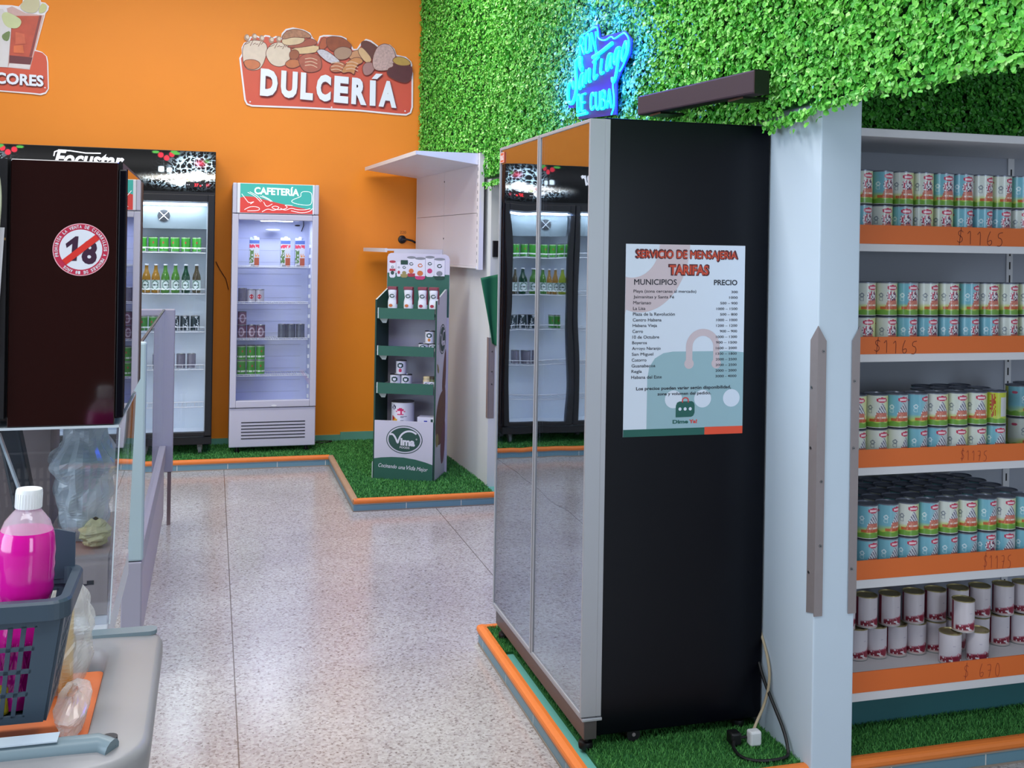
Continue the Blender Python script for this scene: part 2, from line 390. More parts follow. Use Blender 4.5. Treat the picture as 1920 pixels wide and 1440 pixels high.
turf_m = painted('green_turf_blades', .75)
turf_base = mat('green_turf_base', (34, 98, 44), .9, noise=.25, scale=40, bump=.4)
def turf(name, label, rects, dens, h=.012, w=.0022):
    V, C, base = [], [], MB()
    for (x0, y0, x1, y1) in rects:
        base.box(x0, y0, PT - .012, x1, y1, PT - .002, turf_base)
        n = int((x1 - x0) * (y1 - y0) * dens)
        p = np.stack([RNG.uniform(x0, x1, n), RNG.uniform(y0, y1, n), np.full(n, PT - .003)], -1)
        a = RNG.uniform(0, 2 * np.pi, n); t = np.stack([np.cos(a), np.sin(a), 0 * a], -1)
        ln = np.stack([RNG.normal(0, .45, n), RNG.normal(0, .45, n), np.ones(n)], -1) * (h * RNG.uniform(.6, 1.25, n))[:, None]
        ww = w * RNG.uniform(.7, 1.3, n)[:, None]
        V.append(np.stack([p - t * ww, p + t * ww, p + ln + t * ww * .35, p + ln - t * ww * .35], 1))
        k = RNG.uniform(0, 1, n)[:, None]
        C.append(lin_np((34, 104, 44)) * (1 - k) + lin_np((96, 172, 84)) * k)
    o = base.build(name); o['kind'] = 'stuff'; o['label'] = label; o['category'] = 'turf'
    b = bpy.data.objects.new('grass_blades', quads_mesh('grass_blades', np.concatenate(V), np.concatenate(C), turf_m)); COL.objects.link(b); b.parent = o; b['kind'] = 'stuff'
    return o
turf('artificial_turf', 'green artificial turf carpet on the rear L-shaped platform under the coolers', [(-1.9, 7.765, .86, 8.333), (.87, 6.39, 1.72, 7.765), (.86, 7.765, 1.66, 8.333)], 16000, .013, .003)
turf('artificial_turf', 'green artificial turf under the tall black refrigerator and beside the pillar', [(1.085, 3.86, 1.727, 4.12), (1.125, 2.80, 1.727, 3.86)], 52000, .011, .0016)
turf('artificial_turf', 'green artificial turf strip below the canned milk shelves', [(1.866, 2.80, 3.5, 2.995)], 52000, .011, .0016)

# ---- boxwood-style hedge on the beam
hedge_m = painted('hedge_leaves', .42)
hedge_back = mat('hedge_backing', (22, 84, 30), .9)
def leaves(n, fpos, nrm, tdir, size, cols, jig=.05):
    """n leaves; fpos -> base points, nrm = outward normal, tdir = along wall"""
    P = fpos; nrm = np.asarray(nrm, float); t = np.asarray(tdir, float); z = np.array([0, 0, 1.0])
    s = P @ t; h = P[:, 2]
    g = .042
    ci, cj = np.floor(s / g), np.floor(h / g)
    best = np.full(n, 9.0); bid = np.zeros(n)
    for di in (-1, 0, 1):
        for dj in (-1, 0, 1):
            cx = (ci + di + .5 + .7 * (hsh(ci + di, cj + dj, 1) - .5)) * g; cz = (cj + dj + .5 + .7 * (hsh(ci + di, cj + dj, 2) - .5)) * g
            d = np.hypot(s - cx, h - cz) / g; k = d < best
            best = np.where(k, d, best); bid = np.where(k, hsh(ci + di, cj + dj, 3), bid)
    dep = jig * (1 - np.clip(best, 0, 1) ** 2) * (.55 + .45 * bid) * RNG.uniform(.55, 1.0, n)
    P = P + nrm * dep[:, None]
    d = nrm * 1.0 + t * RNG.normal(0, .55, n)[:, None] + z * (RNG.normal(.25, .55, n))[:, None]
    d /= np.linalg.norm(d, axis=1)[:, None]
    a = RNG.normal(0, 1, (n, 3)); u = a - d * np.sum(a * d, 1)[:, None]; u /= np.linalg.norm(u, axis=1)[:, None]
    w = np.cross(d, u)
    L = size * RNG.uniform(.7, 1.2, n)[:, None]; B = L * .36; fold = d * (L * .14)
    q0, q1, q2, q3 = P - u * L * .5, P + u * L * .5, None, None
    a1, b1 = P - u * L * .22, P + u * L * .25
    A = np.stack([q0, a1 + w * B + fold, b1 + w * B + fold, q1], 1)
    Bq = np.stack([q0, q1, b1 - w * B + fold, a1 - w * B + fold], 1)
    k = RNG.uniform(0, 1, n); k = .55 * k + .45 * bid
    k = k[:, None]
    c0, c1 = lin_np(cols[0]), lin_np(cols[1])
    c = c0 * (1 - k) + c1 * k
    yl = (RNG.uniform(0, 1, n) < .08)[:, None]; c = np.where(yl, lin_np(cols[2]), c)
    return np.concatenate([A, Bq]), np.concatenate([c, c])
def uni(n, a, b): return RNG.uniform(a, b, n)
VV, CC = [], []
GC = [(60, 172, 56), (132, 216, 84), (176, 236, 134)]
def strip(n, y0, y1, z0, z1, size):
    y, zz = uni(n, y0, y1), uni(n, z0, z1)
    x = np.where(y < 6.6, 1.700, 1.700 - (y - 6.6) / 1.76 * .10)
    v, c = leaves(n, np.stack([x, y, zz], -1), (-1, 0, 0), (0, 1, 0), size, GC); VV.append(v); CC.append(c)
strip(15000, 1.5, 2.9, 2.045, 2.5, .0185); strip(23000, 2.9, 4.4, 2.02, 2.75, .0185)
strip(38000, 4.4, 6.6, 2.05, 3.3, .0185); strip(24000, 6.6, 8.33, 2.22, 3.75, .019); strip(5000, 2.6, 6.6, 2.7, 3.9, .03)
# drooping fringe along the lower edge, the return round the pillar and the underside
n = 2600; y = uni(n, 1.5, 6.6)
v, c = leaves(n, np.stack([1.69 + uni(n, -.01, .02), y, np.where(y < 2.72, 2.045, np.where((y > 3.02) & (y < 4.1), 2.04, 2.02)) - np.abs(RNG.normal(0, .014, n)) - .012 * np.sin(y * 9) ** 2], -1), (-1, 0, 0), (0, 1, 0), .019, GC, .03); VV.append(v); CC.append(c)
n = 5000
v, c = leaves(n, np.stack([uni(n, 1.70, 1.885), uni(n, 1.5, 2.74), np.full(n, 2.092) - uni(n, 0, .006)], -1), (0, 0, -1), (1, 0, 0), .019, GC, .03); VV.append(v); CC.append(c)
hb = MB(); hb.box(1.698, .7, 2.04, 1.706, 6.6, 3.99, hedge_back); hb.hexa([(1.698, 6.6, 2.2), (1.706, 6.6, 2.2), (1.606, 8.349, 2.2), (1.598, 8.349, 2.2), (1.698, 6.6, 3.99), (1.706, 6.6, 3.99), (1.606, 8.349, 3.99), (1.598, 8.349, 3.99)], hedge_back)
hb.box(1.707, .7, 2.085, 1.872, 2.757, 2.099, hedge_back)
ho = hb.build('hedge_panel'); tag(ho, 'bright green artificial hedge covering the beam above the black refrigerator', 'hedge', kind='stuff')
o = bpy.data.objects.new('hedge_leaf', quads_mesh('hedge_leaf', np.concatenate(VV), np.concatenate(CC), hedge_m)); COL.objects.link(o); o.parent = ho; o['kind'] = 'stuff'
n = 22000
v, c = leaves(n, np.stack([uni(n, 1.87, 3.6), np.full(n, 3.47), uni(n, 1.98, 2.6)], -1), (0, -1, 0), (1, 0, 0), .02, [(30, 112, 30), (74, 160, 50), (100, 190, 66)])  # same foliage, its greens darkened to paint in the niche's shade
ho = MB().box(1.87, 3.47, 1.95, 3.6, 3.495, 2.61, hedge_back).build('hedge_panel'); tag(ho, 'artificial hedge with shade-darkened leaf colour in the niche above the canned milk shelves', 'hedge', kind='stuff')
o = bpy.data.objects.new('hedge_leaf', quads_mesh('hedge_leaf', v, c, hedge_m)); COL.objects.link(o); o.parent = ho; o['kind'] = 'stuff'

# ---- steel corner guards on the pillar and the rear wall end
def screw(mb, p, n, r=.0045):
    p, n = Vector(p), Vector(n); mb.cyl(p, p + n * .0022, r, tin, 10); mb.cyl(p + n * .002, p + n * .0026, r * .45, dark_grey, 6)
g = MB(); t = .0025; zb, zt, zs = .527, 1.385, 1.340
g.prism([(0, zb), (.028, zb), (.028, zs), (0, zt)], (1.7245, 2.7572, 0), (1, 0, 0), (0, 0, 1), (0, -1, 0), -.0002, t, steel)
g.prism([(0, zb + .01), (.04, zb), (.04, zs), (0, zt)], (1.7268, 2.7572, 0), (0, 1, 0), (0, 0, 1), (-1, 0, 0), -.0002, t, steel)
for z in (1.31, .925, .735): screw(g, (1.742, 2.7572 - t, z), (0, -1, 0))
for z in (1.20, 1.02, .65): screw(g, (1.7268 - t, 2.785, z), (-1, 0, 0))
tag(g.build('corner_guard', at=(1.7268, 2.757, zb)), 'steel corner guard with pointed top on the left edge of the white pillar', 'corner guard')
g = MB()
g.prism([(-.027, zb), (0, zb), (0, zt), (-.027, zs)], (1.8668, 2.7572, 0), (1, 0, 0), (0, 0, 1), (0, -1, 0), -.0002, t, steel)
g.prism([(0, zb), (.04, zb), (.04, zs), (0, zt)], (1.8643, 2.7572, 0), (0, 1, 0), (0, 0, 1), (1, 0, 0), -.0002, t, steel)
for z in (1.22, 1.02, .66): screw(g, (1.849, 2.7572 - t, z), (0, -1, 0))
tag(g.build('corner_guard', at=(1.8643, 2.757, zb)), 'steel corner guard on the right edge of the white pillar beside the cans', 'corner guard')
g = MB(); g.box(1.728, 6.5965, .50, 1.765, 6.5992, 1.02, steel); g.box(1.7235, 6.597, .50, 1.7262, 6.64, 1.02, steel)
for z in (.93, .80, .72): screw(g, (1.748, 6.5965, z), (0, -1, 0))
tag(g.build('corner_guard', at=(1.728, 6.597, .5)), 'steel corner guard on the end of the rear white wall below the green cloth', 'corner guard')
# small black box and green cloth at the wall end
tag(MB().box(1.738, 6.578, 1.54, 1.778, 6.599, 1.645, black_matt).build('switch_box', at=(1.758, 6.599, 1.59), bevel=.003), 'small black switch box on the end of the rear white wall', 'switch')
cloth_m = mat('green_cloth', (18, 100, 66), .8, noise=.12, scale=14)
P = []
TL, TR, BL, BR = Vector((1.655, 6.565, 1.405)), Vector((1.80, 6.575, 1.435)), Vector((1.742, 6.585, .985)), Vector((1.80, 6.58, .955))
nu, nv = 14, 26
for j in range(nv):
    for i in range(nu):
        u, v_ = i / (nu - 1), j / (nv - 1)
        q = (TL * (1 - u) + TR * u) * (1 - v_) + (BL * (1 - u) + BR * u) * v_
        q.y += -.012 * math.sin(u * 9 + v_ * 2.5) * (.4 + v_ * .6); P.append(q)
mb = MB(); mb.add(P, [(j * nu + i, j * nu + i + 1, (j + 1) * nu + i + 1, (j + 1) * nu + i) for j in range(nv - 1) for i in range(nu - 1)], cloth_m, True)
o = mb.build('green_cloth', at=(1.74, 6.58, .98)); so = o.modifiers.new('thick', 'SOLIDIFY'); so.thickness = .004
tag(o, 'dark green cloth hanging at the end of the rear white wall behind the black refrigerator', 'cloth')
# cable grommet with its black cable on the orange wall
mb = MB(); mb.lathe([(.0, 0), (.03, 0), (.033, .004), (.03, .012), (.018, .016), (.014, .02), (0, .02)], (0, 0, 0), black_matt, 24)
mb.v = [(x + 1.455, 8.349 - z, y + 1.653) for x, y, z in mb.v]; mb.f = [f[::-1] for f in mb.f]
mb.tube([(1.455, 8.335, 1.653), (1.49, 8.318, 1.654), (1.53, 8.32, 1.645), (1.56, 8.335, 1.63)], .008, cord_black)
tag(mb.build('cable_outlet', at=(1.455, 8.349, 1.653)), 'round black cable outlet on the orange wall beside the white shelf unit', 'outlet')
tag(MB().text('220', (1.437, 8.3485, 1.700), (1, 0, 0), (0, 0, 1), .05, .022, mat('brown_pencil', (150, 92, 40), .7), .0).build('wall_marking', at=(1.46, 8.3485, 1.70)), 'faint handwritten 220 on the orange wall above the round cable outlet', 'writing')
mb = MB(); mb.tube([(.03, 8.343, 1.46), (.06, 8.343, 1.40), (.105, 8.343, 1.33), (.125, 8.343, 1.25)], .0035, mat('orange_brown_cable', (104, 56, 24), .6), 6)
tag(mb.build('wall_cable', at=(.08, 8.343, 1.3)), 'thin dark cable on the orange wall between the two coolers', 'cable')
mb = MB(); mb.tube(chaikin([(.775, 8.25, .079), (.83, 8.21, .079), (.90, 8.24, .079), (.93, 8.28, .079), (.86, 8.30, .079), (.80, 8.29, .079)], 2, False), .0045, cord_black, 6)
tag(mb.build('black_cable', at=(.85, 8.25, .075)), 'short black cable lying on the turf right of the white cooler', 'cable')
# ================================================================== refrigerators
clear_pane = pane_mat('clear_door_glass', (.97, .985, 1.0), .045)
def wire_shelf(mb, x0, x1, y0, y1, z, m=chrome, step=.03, lip=.0, r=.0022):
    mb.cyl((x0, y0, z), (x1, y0, z), r * 1.6, m, 6); mb.cyl((x0, y1, z), (x1, y1, z), r * 1.6, m, 6)
    n = max(2, int((x1 - x0) / step))
    for i in range(n + 1):
        x = x0 + (x1 - x0) * i / n; mb.cyl((x, y0, z), (x, y1, z), r, m, 5)
    if lip:
        mb.cyl((x0, y0, z + lip), (x1, y0, z + lip), r * 1.4, m, 6)
        for i in range(0, n + 1, 3):
            x = x0 + (x1 - x0) * i / n; mb.cyl((x, y0, z), (x, y0, z + lip), r, m, 5)
cool_white = mat('cooler_liner', (226, 234, 244), .5)
lilac_white = mat('cooler_liner_lilac', (206, 210, 236), .5)
led = mat('cooler_led_tube', (225, 238, 255), .5, emit=9.0)

# ---- wide black drinks cooler on the left of the rear platform
FX0, FX1, FY0, FY1 = -1.69, .017, 7.90, 8.33
t = thing('drinks_cooler', 'wide black drinks cooler with a lit header, stocked with cans and bottles, on castors', 'cooler', (-.84, 8.1, PT))
mb = MB(); w = .05
mb.box(FX0, FY0 + .06, .205, FX0 + w, FY1, 1.962, black_matt); mb.box(FX1 - w, FY0 + .06, .205, FX1, FY1, 1.962, black_matt)
mb.box(FX0, FY1 - .03, .205, FX1, FY1, 1.962, black_matt); mb.box(FX0, FY0 + .02, .15, FX1, FY1, .205, black_matt)
mb.box(FX0, FY0 + .03, 1.90, FX1, FY1, 2.258, black_matt)
mb.build('body', t, bevel=.003)
mb = MB(); mb.box(FX0 + w, FY1 - .04, .212, FX1 - w, FY1 - .031, 1.90, cool_white); mb.box(FX0 + w, FY0 + .06, .205, FX1 - w, FY1 - .03, .213, cool_white)
mb.box(FX1 - w - .006, FY0 + .07, .213, FX1 - w - .0005, FY1 - .03, 1.9, cool_white); mb.box(FX0 + w + .0005, FY0 + .07, .213, FX0 + w + .006, FY1 - .03, 1.9, cool_white)
mb.box(FX0 + w, FY0 + .06, 1.885, FX1 - w, FY1 - .03, 1.8995, cool_white)
mb.build('liner', t)
mb = MB()
for i in range(3):
    xc = FX1 - .285 - i * .569
    mb.box(xc - .25, FY0 + .13, 1.70, xc + .235, FY0 + .33, 1.884, mat('evaporator_aluminium', (112, 122, 128), .4, metal=.3))
mb.build('evaporator_cover', t)
mb = MB()
fan = mb
for i in range(3):
    xc = FX1 - .355 - i * .569
    for r in (.012, .022, .032, .042): fan.tube([(xc + r * math.cos(a * .5236), FY0 + .127, 1.792 + r * math.sin(a * .5236)) for a in range(12)], .0022, dark_grey, 5, True)
    fan.prism(ellipse(xc, 1.792, .043, .043), (0, 0, 0), (1, 0, 0), (0, 0, 1), (0, -1, 0), -(FY0 + .1295), -(FY0 + .1285), dark_grey)
    for q in (math.pi / 4, -math.pi / 4): fan.cyl((xc - .043 * math.cos(q), FY0 + .126, 1.792 - .043 * math.sin(q)), (xc + .043 * math.cos(q), FY0 + .126, 1.792 + .043 * math.sin(q)), .003, silver, 6)
fan.build('fan_guard', t)
FS = [1.530, 1.232, .957, .684, .412]
for i in range(3):
    x1 = FX1 - w - .012 - i * .569; x0 = x1 - .50
    for z in FS:
        mb = MB(); wire_shelf(mb, x0, x1, FY0 + .11, FY1 - .05, z - .004, white_metal, .028, .035, .002); mb.build('wire_shelf', t)
mb = MB()
for i in range(3):
    xc = FX1 - .285 - i * .569
    mb.cyl((xc - .23, FY0 + .085, 1.875), (xc + .23, FY0 + .085, 1.875), .008, led, 8)
mb.build('lamp_tube', t)
for i in range(3):
    x1 = FX1 - .004 - i * .569; x0 = x1 - .561; fw = .045
    mb = MB(); mb.box(x0, FY0, .215, x0 + fw, FY0 + .045, 1.945, black_matt); mb.box(x1 - fw, FY0, .215, x1, FY0 + .045, 1.945, black_matt)
    mb.box(x0 + fw, FY0, .215, x1 - fw, FY0 + .045, .243, black_matt); mb.box(x0 + fw, FY0, 1.895, x1 - fw, FY0 + .045, 1.945, black_matt)
    d = mb.build('door', t, bevel=.003)
    MB().box(x0 + fw, FY0 + .018, .243, x1 - fw, FY0 + .024, 1.895, clear_pane).build('door_glass', d)
# lit header picture
def header_art(X, Z):
    """X metres from the right edge (negative), Z metres above header bottom"""
    Xm = X.copy(); Xm = np.where(Xm < -.853, -1.706 - Xm, Xm)       # the picture repeats mirrored on the left
    base = np.stack([8 + 20 * np.exp(-((Z - .2) / .07) ** 2)] * 3, -1)
    glow = np.exp(-((Z - .095 - .03 * (Xm + .5)) / .022) ** 2) * np.clip((Xm + .62) / .3, 0, 1) * 1.0
    base = base + glow[..., None] * np.array([235, 230, 215])
    def ridge(fx, fz, ph):
        return np.abs(np.sin(Xm * fx + 3 * np.sin(Z * fz + ph)) + np.sin(Z * fx * 1.3 + 2.6 * np.sin(Xm * fz * 1.1 - ph)))
    r1 = ridge(60, 38, .3); r2 = ridge(95, 52, 1.7)
    m = np.exp(-((Xm + .14) / .13) ** 2) * np.exp(-((Z - .16) / .09) ** 2) + .9 * np.exp(-((Xm + .26) / .16) ** 2) * np.exp(-((Z - .075) / .035) ** 2)
    fil = np.clip(1.25 - 2.6 * np.minimum(r1, r2 * 1.1), 0, 1) * np.clip(m * 2.6, 0, 1)
    base = base + fil[..., None] * np.array([190, 225, 245])
    blob = np.clip(2.2 * np.exp(-((Xm + .125) / .06) ** 2 - ((Z - .115) / .03) ** 2) + 1.7 * np.exp(-((Xm + .25) / .09) ** 2 - ((Z - .062) / .022) ** 2) - .45, 0, 1)
    base = base + blob[..., None] * np.array([240, 250, 255])
    for cx, cz, rr in ((-.37, .155, .026), (-.315, .15, .024), (-.05, .10, .022)):
        k = np.clip((rr - np.maximum(np.abs(Xm - cx), np.abs(Z - cz)) * .9 - .25 * np.hypot(Xm - cx, Z - cz)) / .006, 0, 1); base = base * (1 - k[..., None]) + k[..., None] * np.array([226, 244, 250])
    for cx, cz, rr, c in ((-.10, .205, .035, (226, 60, 84)), (-.22, .098, .02, (230, 150, 150)), (-.055, .05, .018, (214, 60, 70)), (-.19, .085, .018, (214, 216, 120)), (-.06, .22, .02, (80, 150, 70))):
        k = .75 * np.exp(-((Xm - cx) / rr) ** 2 - ((Z - cz) / (rr * .7)) ** 2); base = base * (1 - k[..., None]) + k[..., None] * np.array(c)
    for cx, cz, c in ((-.375, .255, (190, 44, 58)), (-.335, .235, (200, 50, 62)), (-.30, .262, (190, 44, 58))):
        k = np.clip((.022 - np.hypot(Xm - cx, Z - cz)) / .005, 0, 1); base = base * (1 - k[..., None]) + k[..., None] * np.array(c)
    for cx, cz in ((-.41, .275), (-.285, .28), (-.27, .27)):
        k = np.clip((1 - np.hypot((Xm - cx) / .03, (Z - cz) / .012)) * 3, 0, 1); base = base * (1 - k[..., None]) + k[..., None] * np.array([70, 140, 60])
    return lin_np(np.clip(base, 0, 255))
nx, nz, hw, hh = 300, 52, 1.70, .288
xs = np.linspace(-hw, 0, nx + 1); zs = np.linspace(0, hh, nz + 1)
GX, GZ = np.meshgrid(xs, zs)
Pg = np.stack([GX + FX1 - .003, np.full_like(GX, FY0 + .026), GZ + 1.966], -1)
me = paint_grid(Pg - np.array([-.84, 8.1, PT]), header_art((GX[1:, 1:] + GX[:-1, :-1]) / 2, (GZ[1:, 1:] + GZ[:-1, :-1]) / 2), painted('lit_header_print', .35, emit=.9), 'header_panel')
hd = bpy.data.objects.new('header_panel', me); COL.objects.link(hd); hd.parent = t; XF[hd.name] = XF[t.name]
mb = MB()
wi = mat('header_white_lettering', (240, 240, 245), .4, emit=.5)
mb.text('Focustar', (-1.065, FY0 + .024, 2.118), (1, 0, -.02), (0, 0, 1), .46, .115, wi, .03, .3)
for q in stroke([(-1.065, 2.185), (-1.06, 2.215), (-1.03, 2.228), (-.96, 2.226), (-.86, 2.214), (-.76, 2.216)], .008): mb.flat(q, (0, FY0 + .0235, 0), (1, 0, 0), (0, 0, 1), (0, -1, 0), 0, wi)
mb.build('lettering', hd)
mb = MB(); mb.box(-.188, FY0 + .018, 1.994, -.049, FY0 + .025, 2.036, black_matt); mb.build('temperature_display', t)
red_led = mat('red_led_digits', (255, 40, 50), .5, emit=2.5)
mb = MB(); mb.text('37', (-.128, FY0 + .017, 2.003), (1, 0, 0), (0, 0, 1), .028, .022, red_led, .02); mb.text('o', (-.094, FY0 + .017, 2.003), (1, 0, 0), (0, 0, 1), .012, .012, red_led, .01)
for x in (-.178, -.165, -.075): mb.flat(ellipse(x, 2.015, .004, .004, 10), (0, FY0 + .017, 0), (1, 0, 0), (0, 0, 1), (0, -1, 0), 0, white_ink)
mb.build('display_digits', t)
for x in (FX0 + .12, -.72, FX1 - .08):
    mb = MB(); mb.tube([(x - .012, 8.02, PT + .034), (x + .012, 8.02, PT + .034)], .034, mat('castor_wheel', (150, 150, 148), .5), 18); mb.box(x - .018, 8.0, PT + .03, x + .018, 8.05, .15, steel)
    mb.build('castor', t)
    mb = MB(); mb.tube([(x - .012, 8.26, PT + .034), (x + .012, 8.26, PT + .034)], .034, mat('castor_wheel', (150, 150, 148), .5), 18); mb.box(x - .018, 8.24, PT + .03, x + .018, 8.29, .15, steel); mb.build('castor', t)
area('cooler_lamp', (-.30, FY0 + .075, 1.87), (.46, .04), 5.4, (.80, .93, 1.0))
area('cooler_lamp', (-.87, FY0 + .075, 1.87), (.46, .04), 5.4, (.80, .93, 1.0))
area('cooler_lamp', (-1.44, FY0 + .075, 1.87), (.46, .04), 5.4, (.80, .93, 1.0))

# ---- white display cooler with the CAFETERIA header
X0, X1, Y0, Y1 = .139, .757, 7.93, 8.33
t = thing('display_cooler', 'white upright glass-door cooler with teal and red header, right of the wide black cooler', 'cooler', (.448, 8.13, PT))
cwm = mat('cooler_grey_white', (196, 194, 208), .45)
mb = MB(); w = .04
mb.box(X0, Y0 + .05, .40, X0 + w, Y1, 2.042, cwm); mb.box(X1 - w, Y0 + .05, .40, X1, Y1, 2.042, cwm); mb.box(X0 + w, Y1 - .03, .40, X1 - w, Y1, 2.042, cwm)
mb.box(X0, Y0 + .012, .115, X1, Y1, .40, cwm); mb.box(X0 + w, Y0 + .05, 1.80, X1 - w, Y1 - .03, 2.042, cwm)
mb.build('body', t, bevel=.006)
mb = MB(); mb.box(X0 + w, Y1 - .036, .405, X1 - w, Y1 - .0305, 1.80, lilac_white); mb.box(X0 + w + .0005, Y0 + .055, .405, X0 + w + .004, Y1 - .03, 1.80, lilac_white); mb.box(X1 - w - .004, Y0 + .055, .405, X1 - w - .0005, Y1 - .03, 1.80, lilac_white)
mb.box(X0 + w, Y0 + .055, .4005, X1 - w, Y1 - .03, .408, lilac_white)
for k in range(14): mb.box(X0 + w + .005, Y1 - .037, .47 + k * .09, X1 - w - .05, Y1 - .0361, .472 + k * .09, grey_metal)
for k in range(16): mb.box(X1 - w - .016, Y0 + .12, .45 + k * .075, X1 - w - .004, Y0 + .15, .475 + k * .075, white_plastic)
mb.build('liner', t)
for z in (1.431, 1.164, .896, .629):
    mb = MB(); wire_shelf(mb, X0 + w + .008, X1 - w - .018, Y0 + .09, Y1 - .045, z - .004, white_metal, .016, .012, .0016); mb.build('wire_shelf', t)
# door
fw = .044; z0, z1 = .405, 1.816
mb = MB(); mb.box(X0, Y0, z0, X0 + fw, Y0 + .045, z1, cwm); mb.box(X1 - fw, Y0, z0, X1, Y0 + .045, z1, cwm); mb.box(X0 + fw, Y0, z0, X1 - fw, Y0 + .045, z0 + .05, cwm); mb.box(X0 + fw, Y0, z1 - .042, X1 - fw, Y0 + .045, z1, cwm)
d = mb.build('door', t, bevel=.005)
MB().box(X0 + fw, Y0 + .018, z0 + .05, X1 - fw, Y0 + .024, z1 - .042, clear_pane).build('door_glass', d)
mb = MB(); mb.prism(ellipse(.455, z0 + .012, .02, .006), (0, 0, 0), (1, 0, 0), (0, 0, 1), (0, -1, 0), -Y0, -Y0 + .003, white_plastic); mb.build('door_badge', d)
# header
mb = MB(); mb.box(X0, Y0 + .004, 1.822, X0 + .03, Y0 + .06, 2.042, cwm); mb.box(X1 - .03, Y0 + .004, 1.822, X1, Y0 + .06, 2.042, cwm); mb.box(X0 + .03, Y0 + .012, 1.822, X1 - .03, Y0 + .06, 2.042, white_plastic)
hd = mb.build('header_box', t, bevel=.006)
teal_l = mat('header_teal_print', (64, 168, 154), .4, emit=.28); red_l = mat('header_red_print', (204, 66, 56), .4, emit=.28); wl = mat('header_white_print', (240, 244, 244), .4, emit=.35)
gx0, gx1, gz0, gz1 = X0 + .052, X1 - .046, 1.826, 2.038
ym = Y0 + .0115
mb = MB(); F = dict(o=(0, 0, 0), ex=(1, 0, 0), ey=(0, 0, 1), ez=(0, -1, 0))
mb.flat([(gx0, gz0), (gx1, gz0), (gx1, gz1), (gx0, gz1)], d=-ym, m=teal_l, **F)
def gp(u, v): return (gx0 + (gx1 - gx0) * u, gz1 - (gz1 - gz0) * v)
mb.flat([gp(0, 1), gp(1, 1), gp(1, .86), gp(.8, .78), gp(.55, .66), gp(.35, .55), gp(.18, .45), gp(.07, .44), gp(0, .49)], d=-ym + .0004, m=red_l, **F)
mb.text('CAFETERÍA', (gp(.19, 0)[0], ym - .001, gp(0, .36)[1]), (1, 0, -.02), (0, 0, 1), (gx1 - gx0) * .62, .066, wl, .035)
lines = [[(.93, .22), (.86, .22), (.83, .28), (.84, .40), (.76, .47), (.70, .55), (.72, .62), (.82, .68), (.95, .70), (.99, .62), (.99, .3), (.96, .23), (.93, .22)], [(.1, .3), (.2, .42), (.28, .62)], [(.13, .28), (.24, .42), (.30, .6)], [(.27, .42), (.36, .5), (.42, .6)], [(.30, .40), (.40, .52), (.44, .6)],
         [(.02, .36), (.08, .55), (.12, .68), (.2, .6), (.14, .7)], [(.3, .96), (.38, .84), (.46, .92), (.55, .8), (.48, .74), (.42, .8), (.5, .88), (.6, .86), (.66, .78), (.6, .7), (.72, .72)], [(.55, .82), (.62, .9), (.7, .8), (.78, .86), (.9, .86), (.97, .8)], [(.06, .9), (.14, .78), (.26, .8), (.27, .92), (.1, .94)], [(.32, .62), (.36, .8), (.44, .68)], [(.7, .9), (.84, .97), (.96, .92), (1., .8)]]
for l in lines:
    for q in stroke(chaikin([gp(*p) for p in l], 2, False), .0042): mb.flat(q, d=-ym + .0009, m=wl, **F)
mb.build('header_print', hd)
mb = MB()
for k in range(6): mb.box(X0 + .085, Y0 + .0095, .175 + k * .0235, X1 - .075, Y0 + .0135, .182 + k * .0235, dark_grey)
mb.build('grille', t)
for x in (X0 + .06, X1 - .06):
    for y in (Y0 + .06, Y1 - .06): MB().lathe([(.02, 0), (.022, .01), (.014, .014), (.014, .046)], (x, y, PT), black_matt, 14).build('foot', t)
mb = MB(); mb.box(.30, Y0 + .06, 1.772, .62, Y0 + .2, 1.796, white_plastic); mb.lathe([(.0, 0), (.05, 0), (.055, .006), (.05, .012), (0, .012)], (.44, Y0 + .26, 1.70), white_plastic); mb.box(.345, Y0 + .07, 1.768, .575, Y0 + .17, 1.7725, led)
mb.build('lamp_housing', t)
mb = MB(); mb.prism(ellipse(.63, 1.745, .021, .006), (0, 0, 0), (1, 0, 0), (0, 0, 1), (0, -1, 0), -(Y1 - .036), -(Y1 - .045), black_matt); mb.tube([(.655, Y1 - .045, 1.79), (.675, Y1 - .05, 1.78), (.676, Y1 - .05, 1.745), (.66, Y1 - .05, 1.70)], .0035, cord_black, 6); mb.build('thermostat_cable', t)
area('cooler_lamp', (.448, Y0 + .09, 1.76), (.3, .05), 1.5, (.86, .90, 1.0))

# ---- tall black two-door refrigerator in the foreground
BX0, BX1, BY0, BY1, BZ0, BZ1 = 1.154, 1.722, 3.05, 4.075, .105, 2.005
t = thing('upright_refrigerator', 'tall black two-door refrigerator with mirror-like glass doors, in the foreground', 'refrigerator', (1.43, 3.56, PT))
mb = MB(); w = .045
mb.box(BX0, BY0, BZ0, BX1, BY0 + w, BZ1, black_gloss); mb.box(BX0, BY1 - w, BZ0, BX1, BY1, BZ1, black_gloss)
mb.box(BX1 - w, BY0 + w, BZ0, BX1, BY1 - w, BZ1, black_gloss); mb.box(BX0, BY0 + w, BZ0, BX1 - w, BY1 - w, BZ0 + .09, black_gloss); mb.box(BX0, BY0 + w, BZ1 - .09, BX1 - w, BY1 - w, BZ1, black_gloss)
mb.build('body', t, bevel=.004)
dk = mat('unlit_dark_liner', (46, 50, 60), .6)  # liner colour darkened to stand for the unlit interior
mb = MB(); mb.box(BX1 - w - .006, BY0 + w, .2, BX1 - w - .0005, BY1 - w, 1.91, dk); mb.build('liner', t)
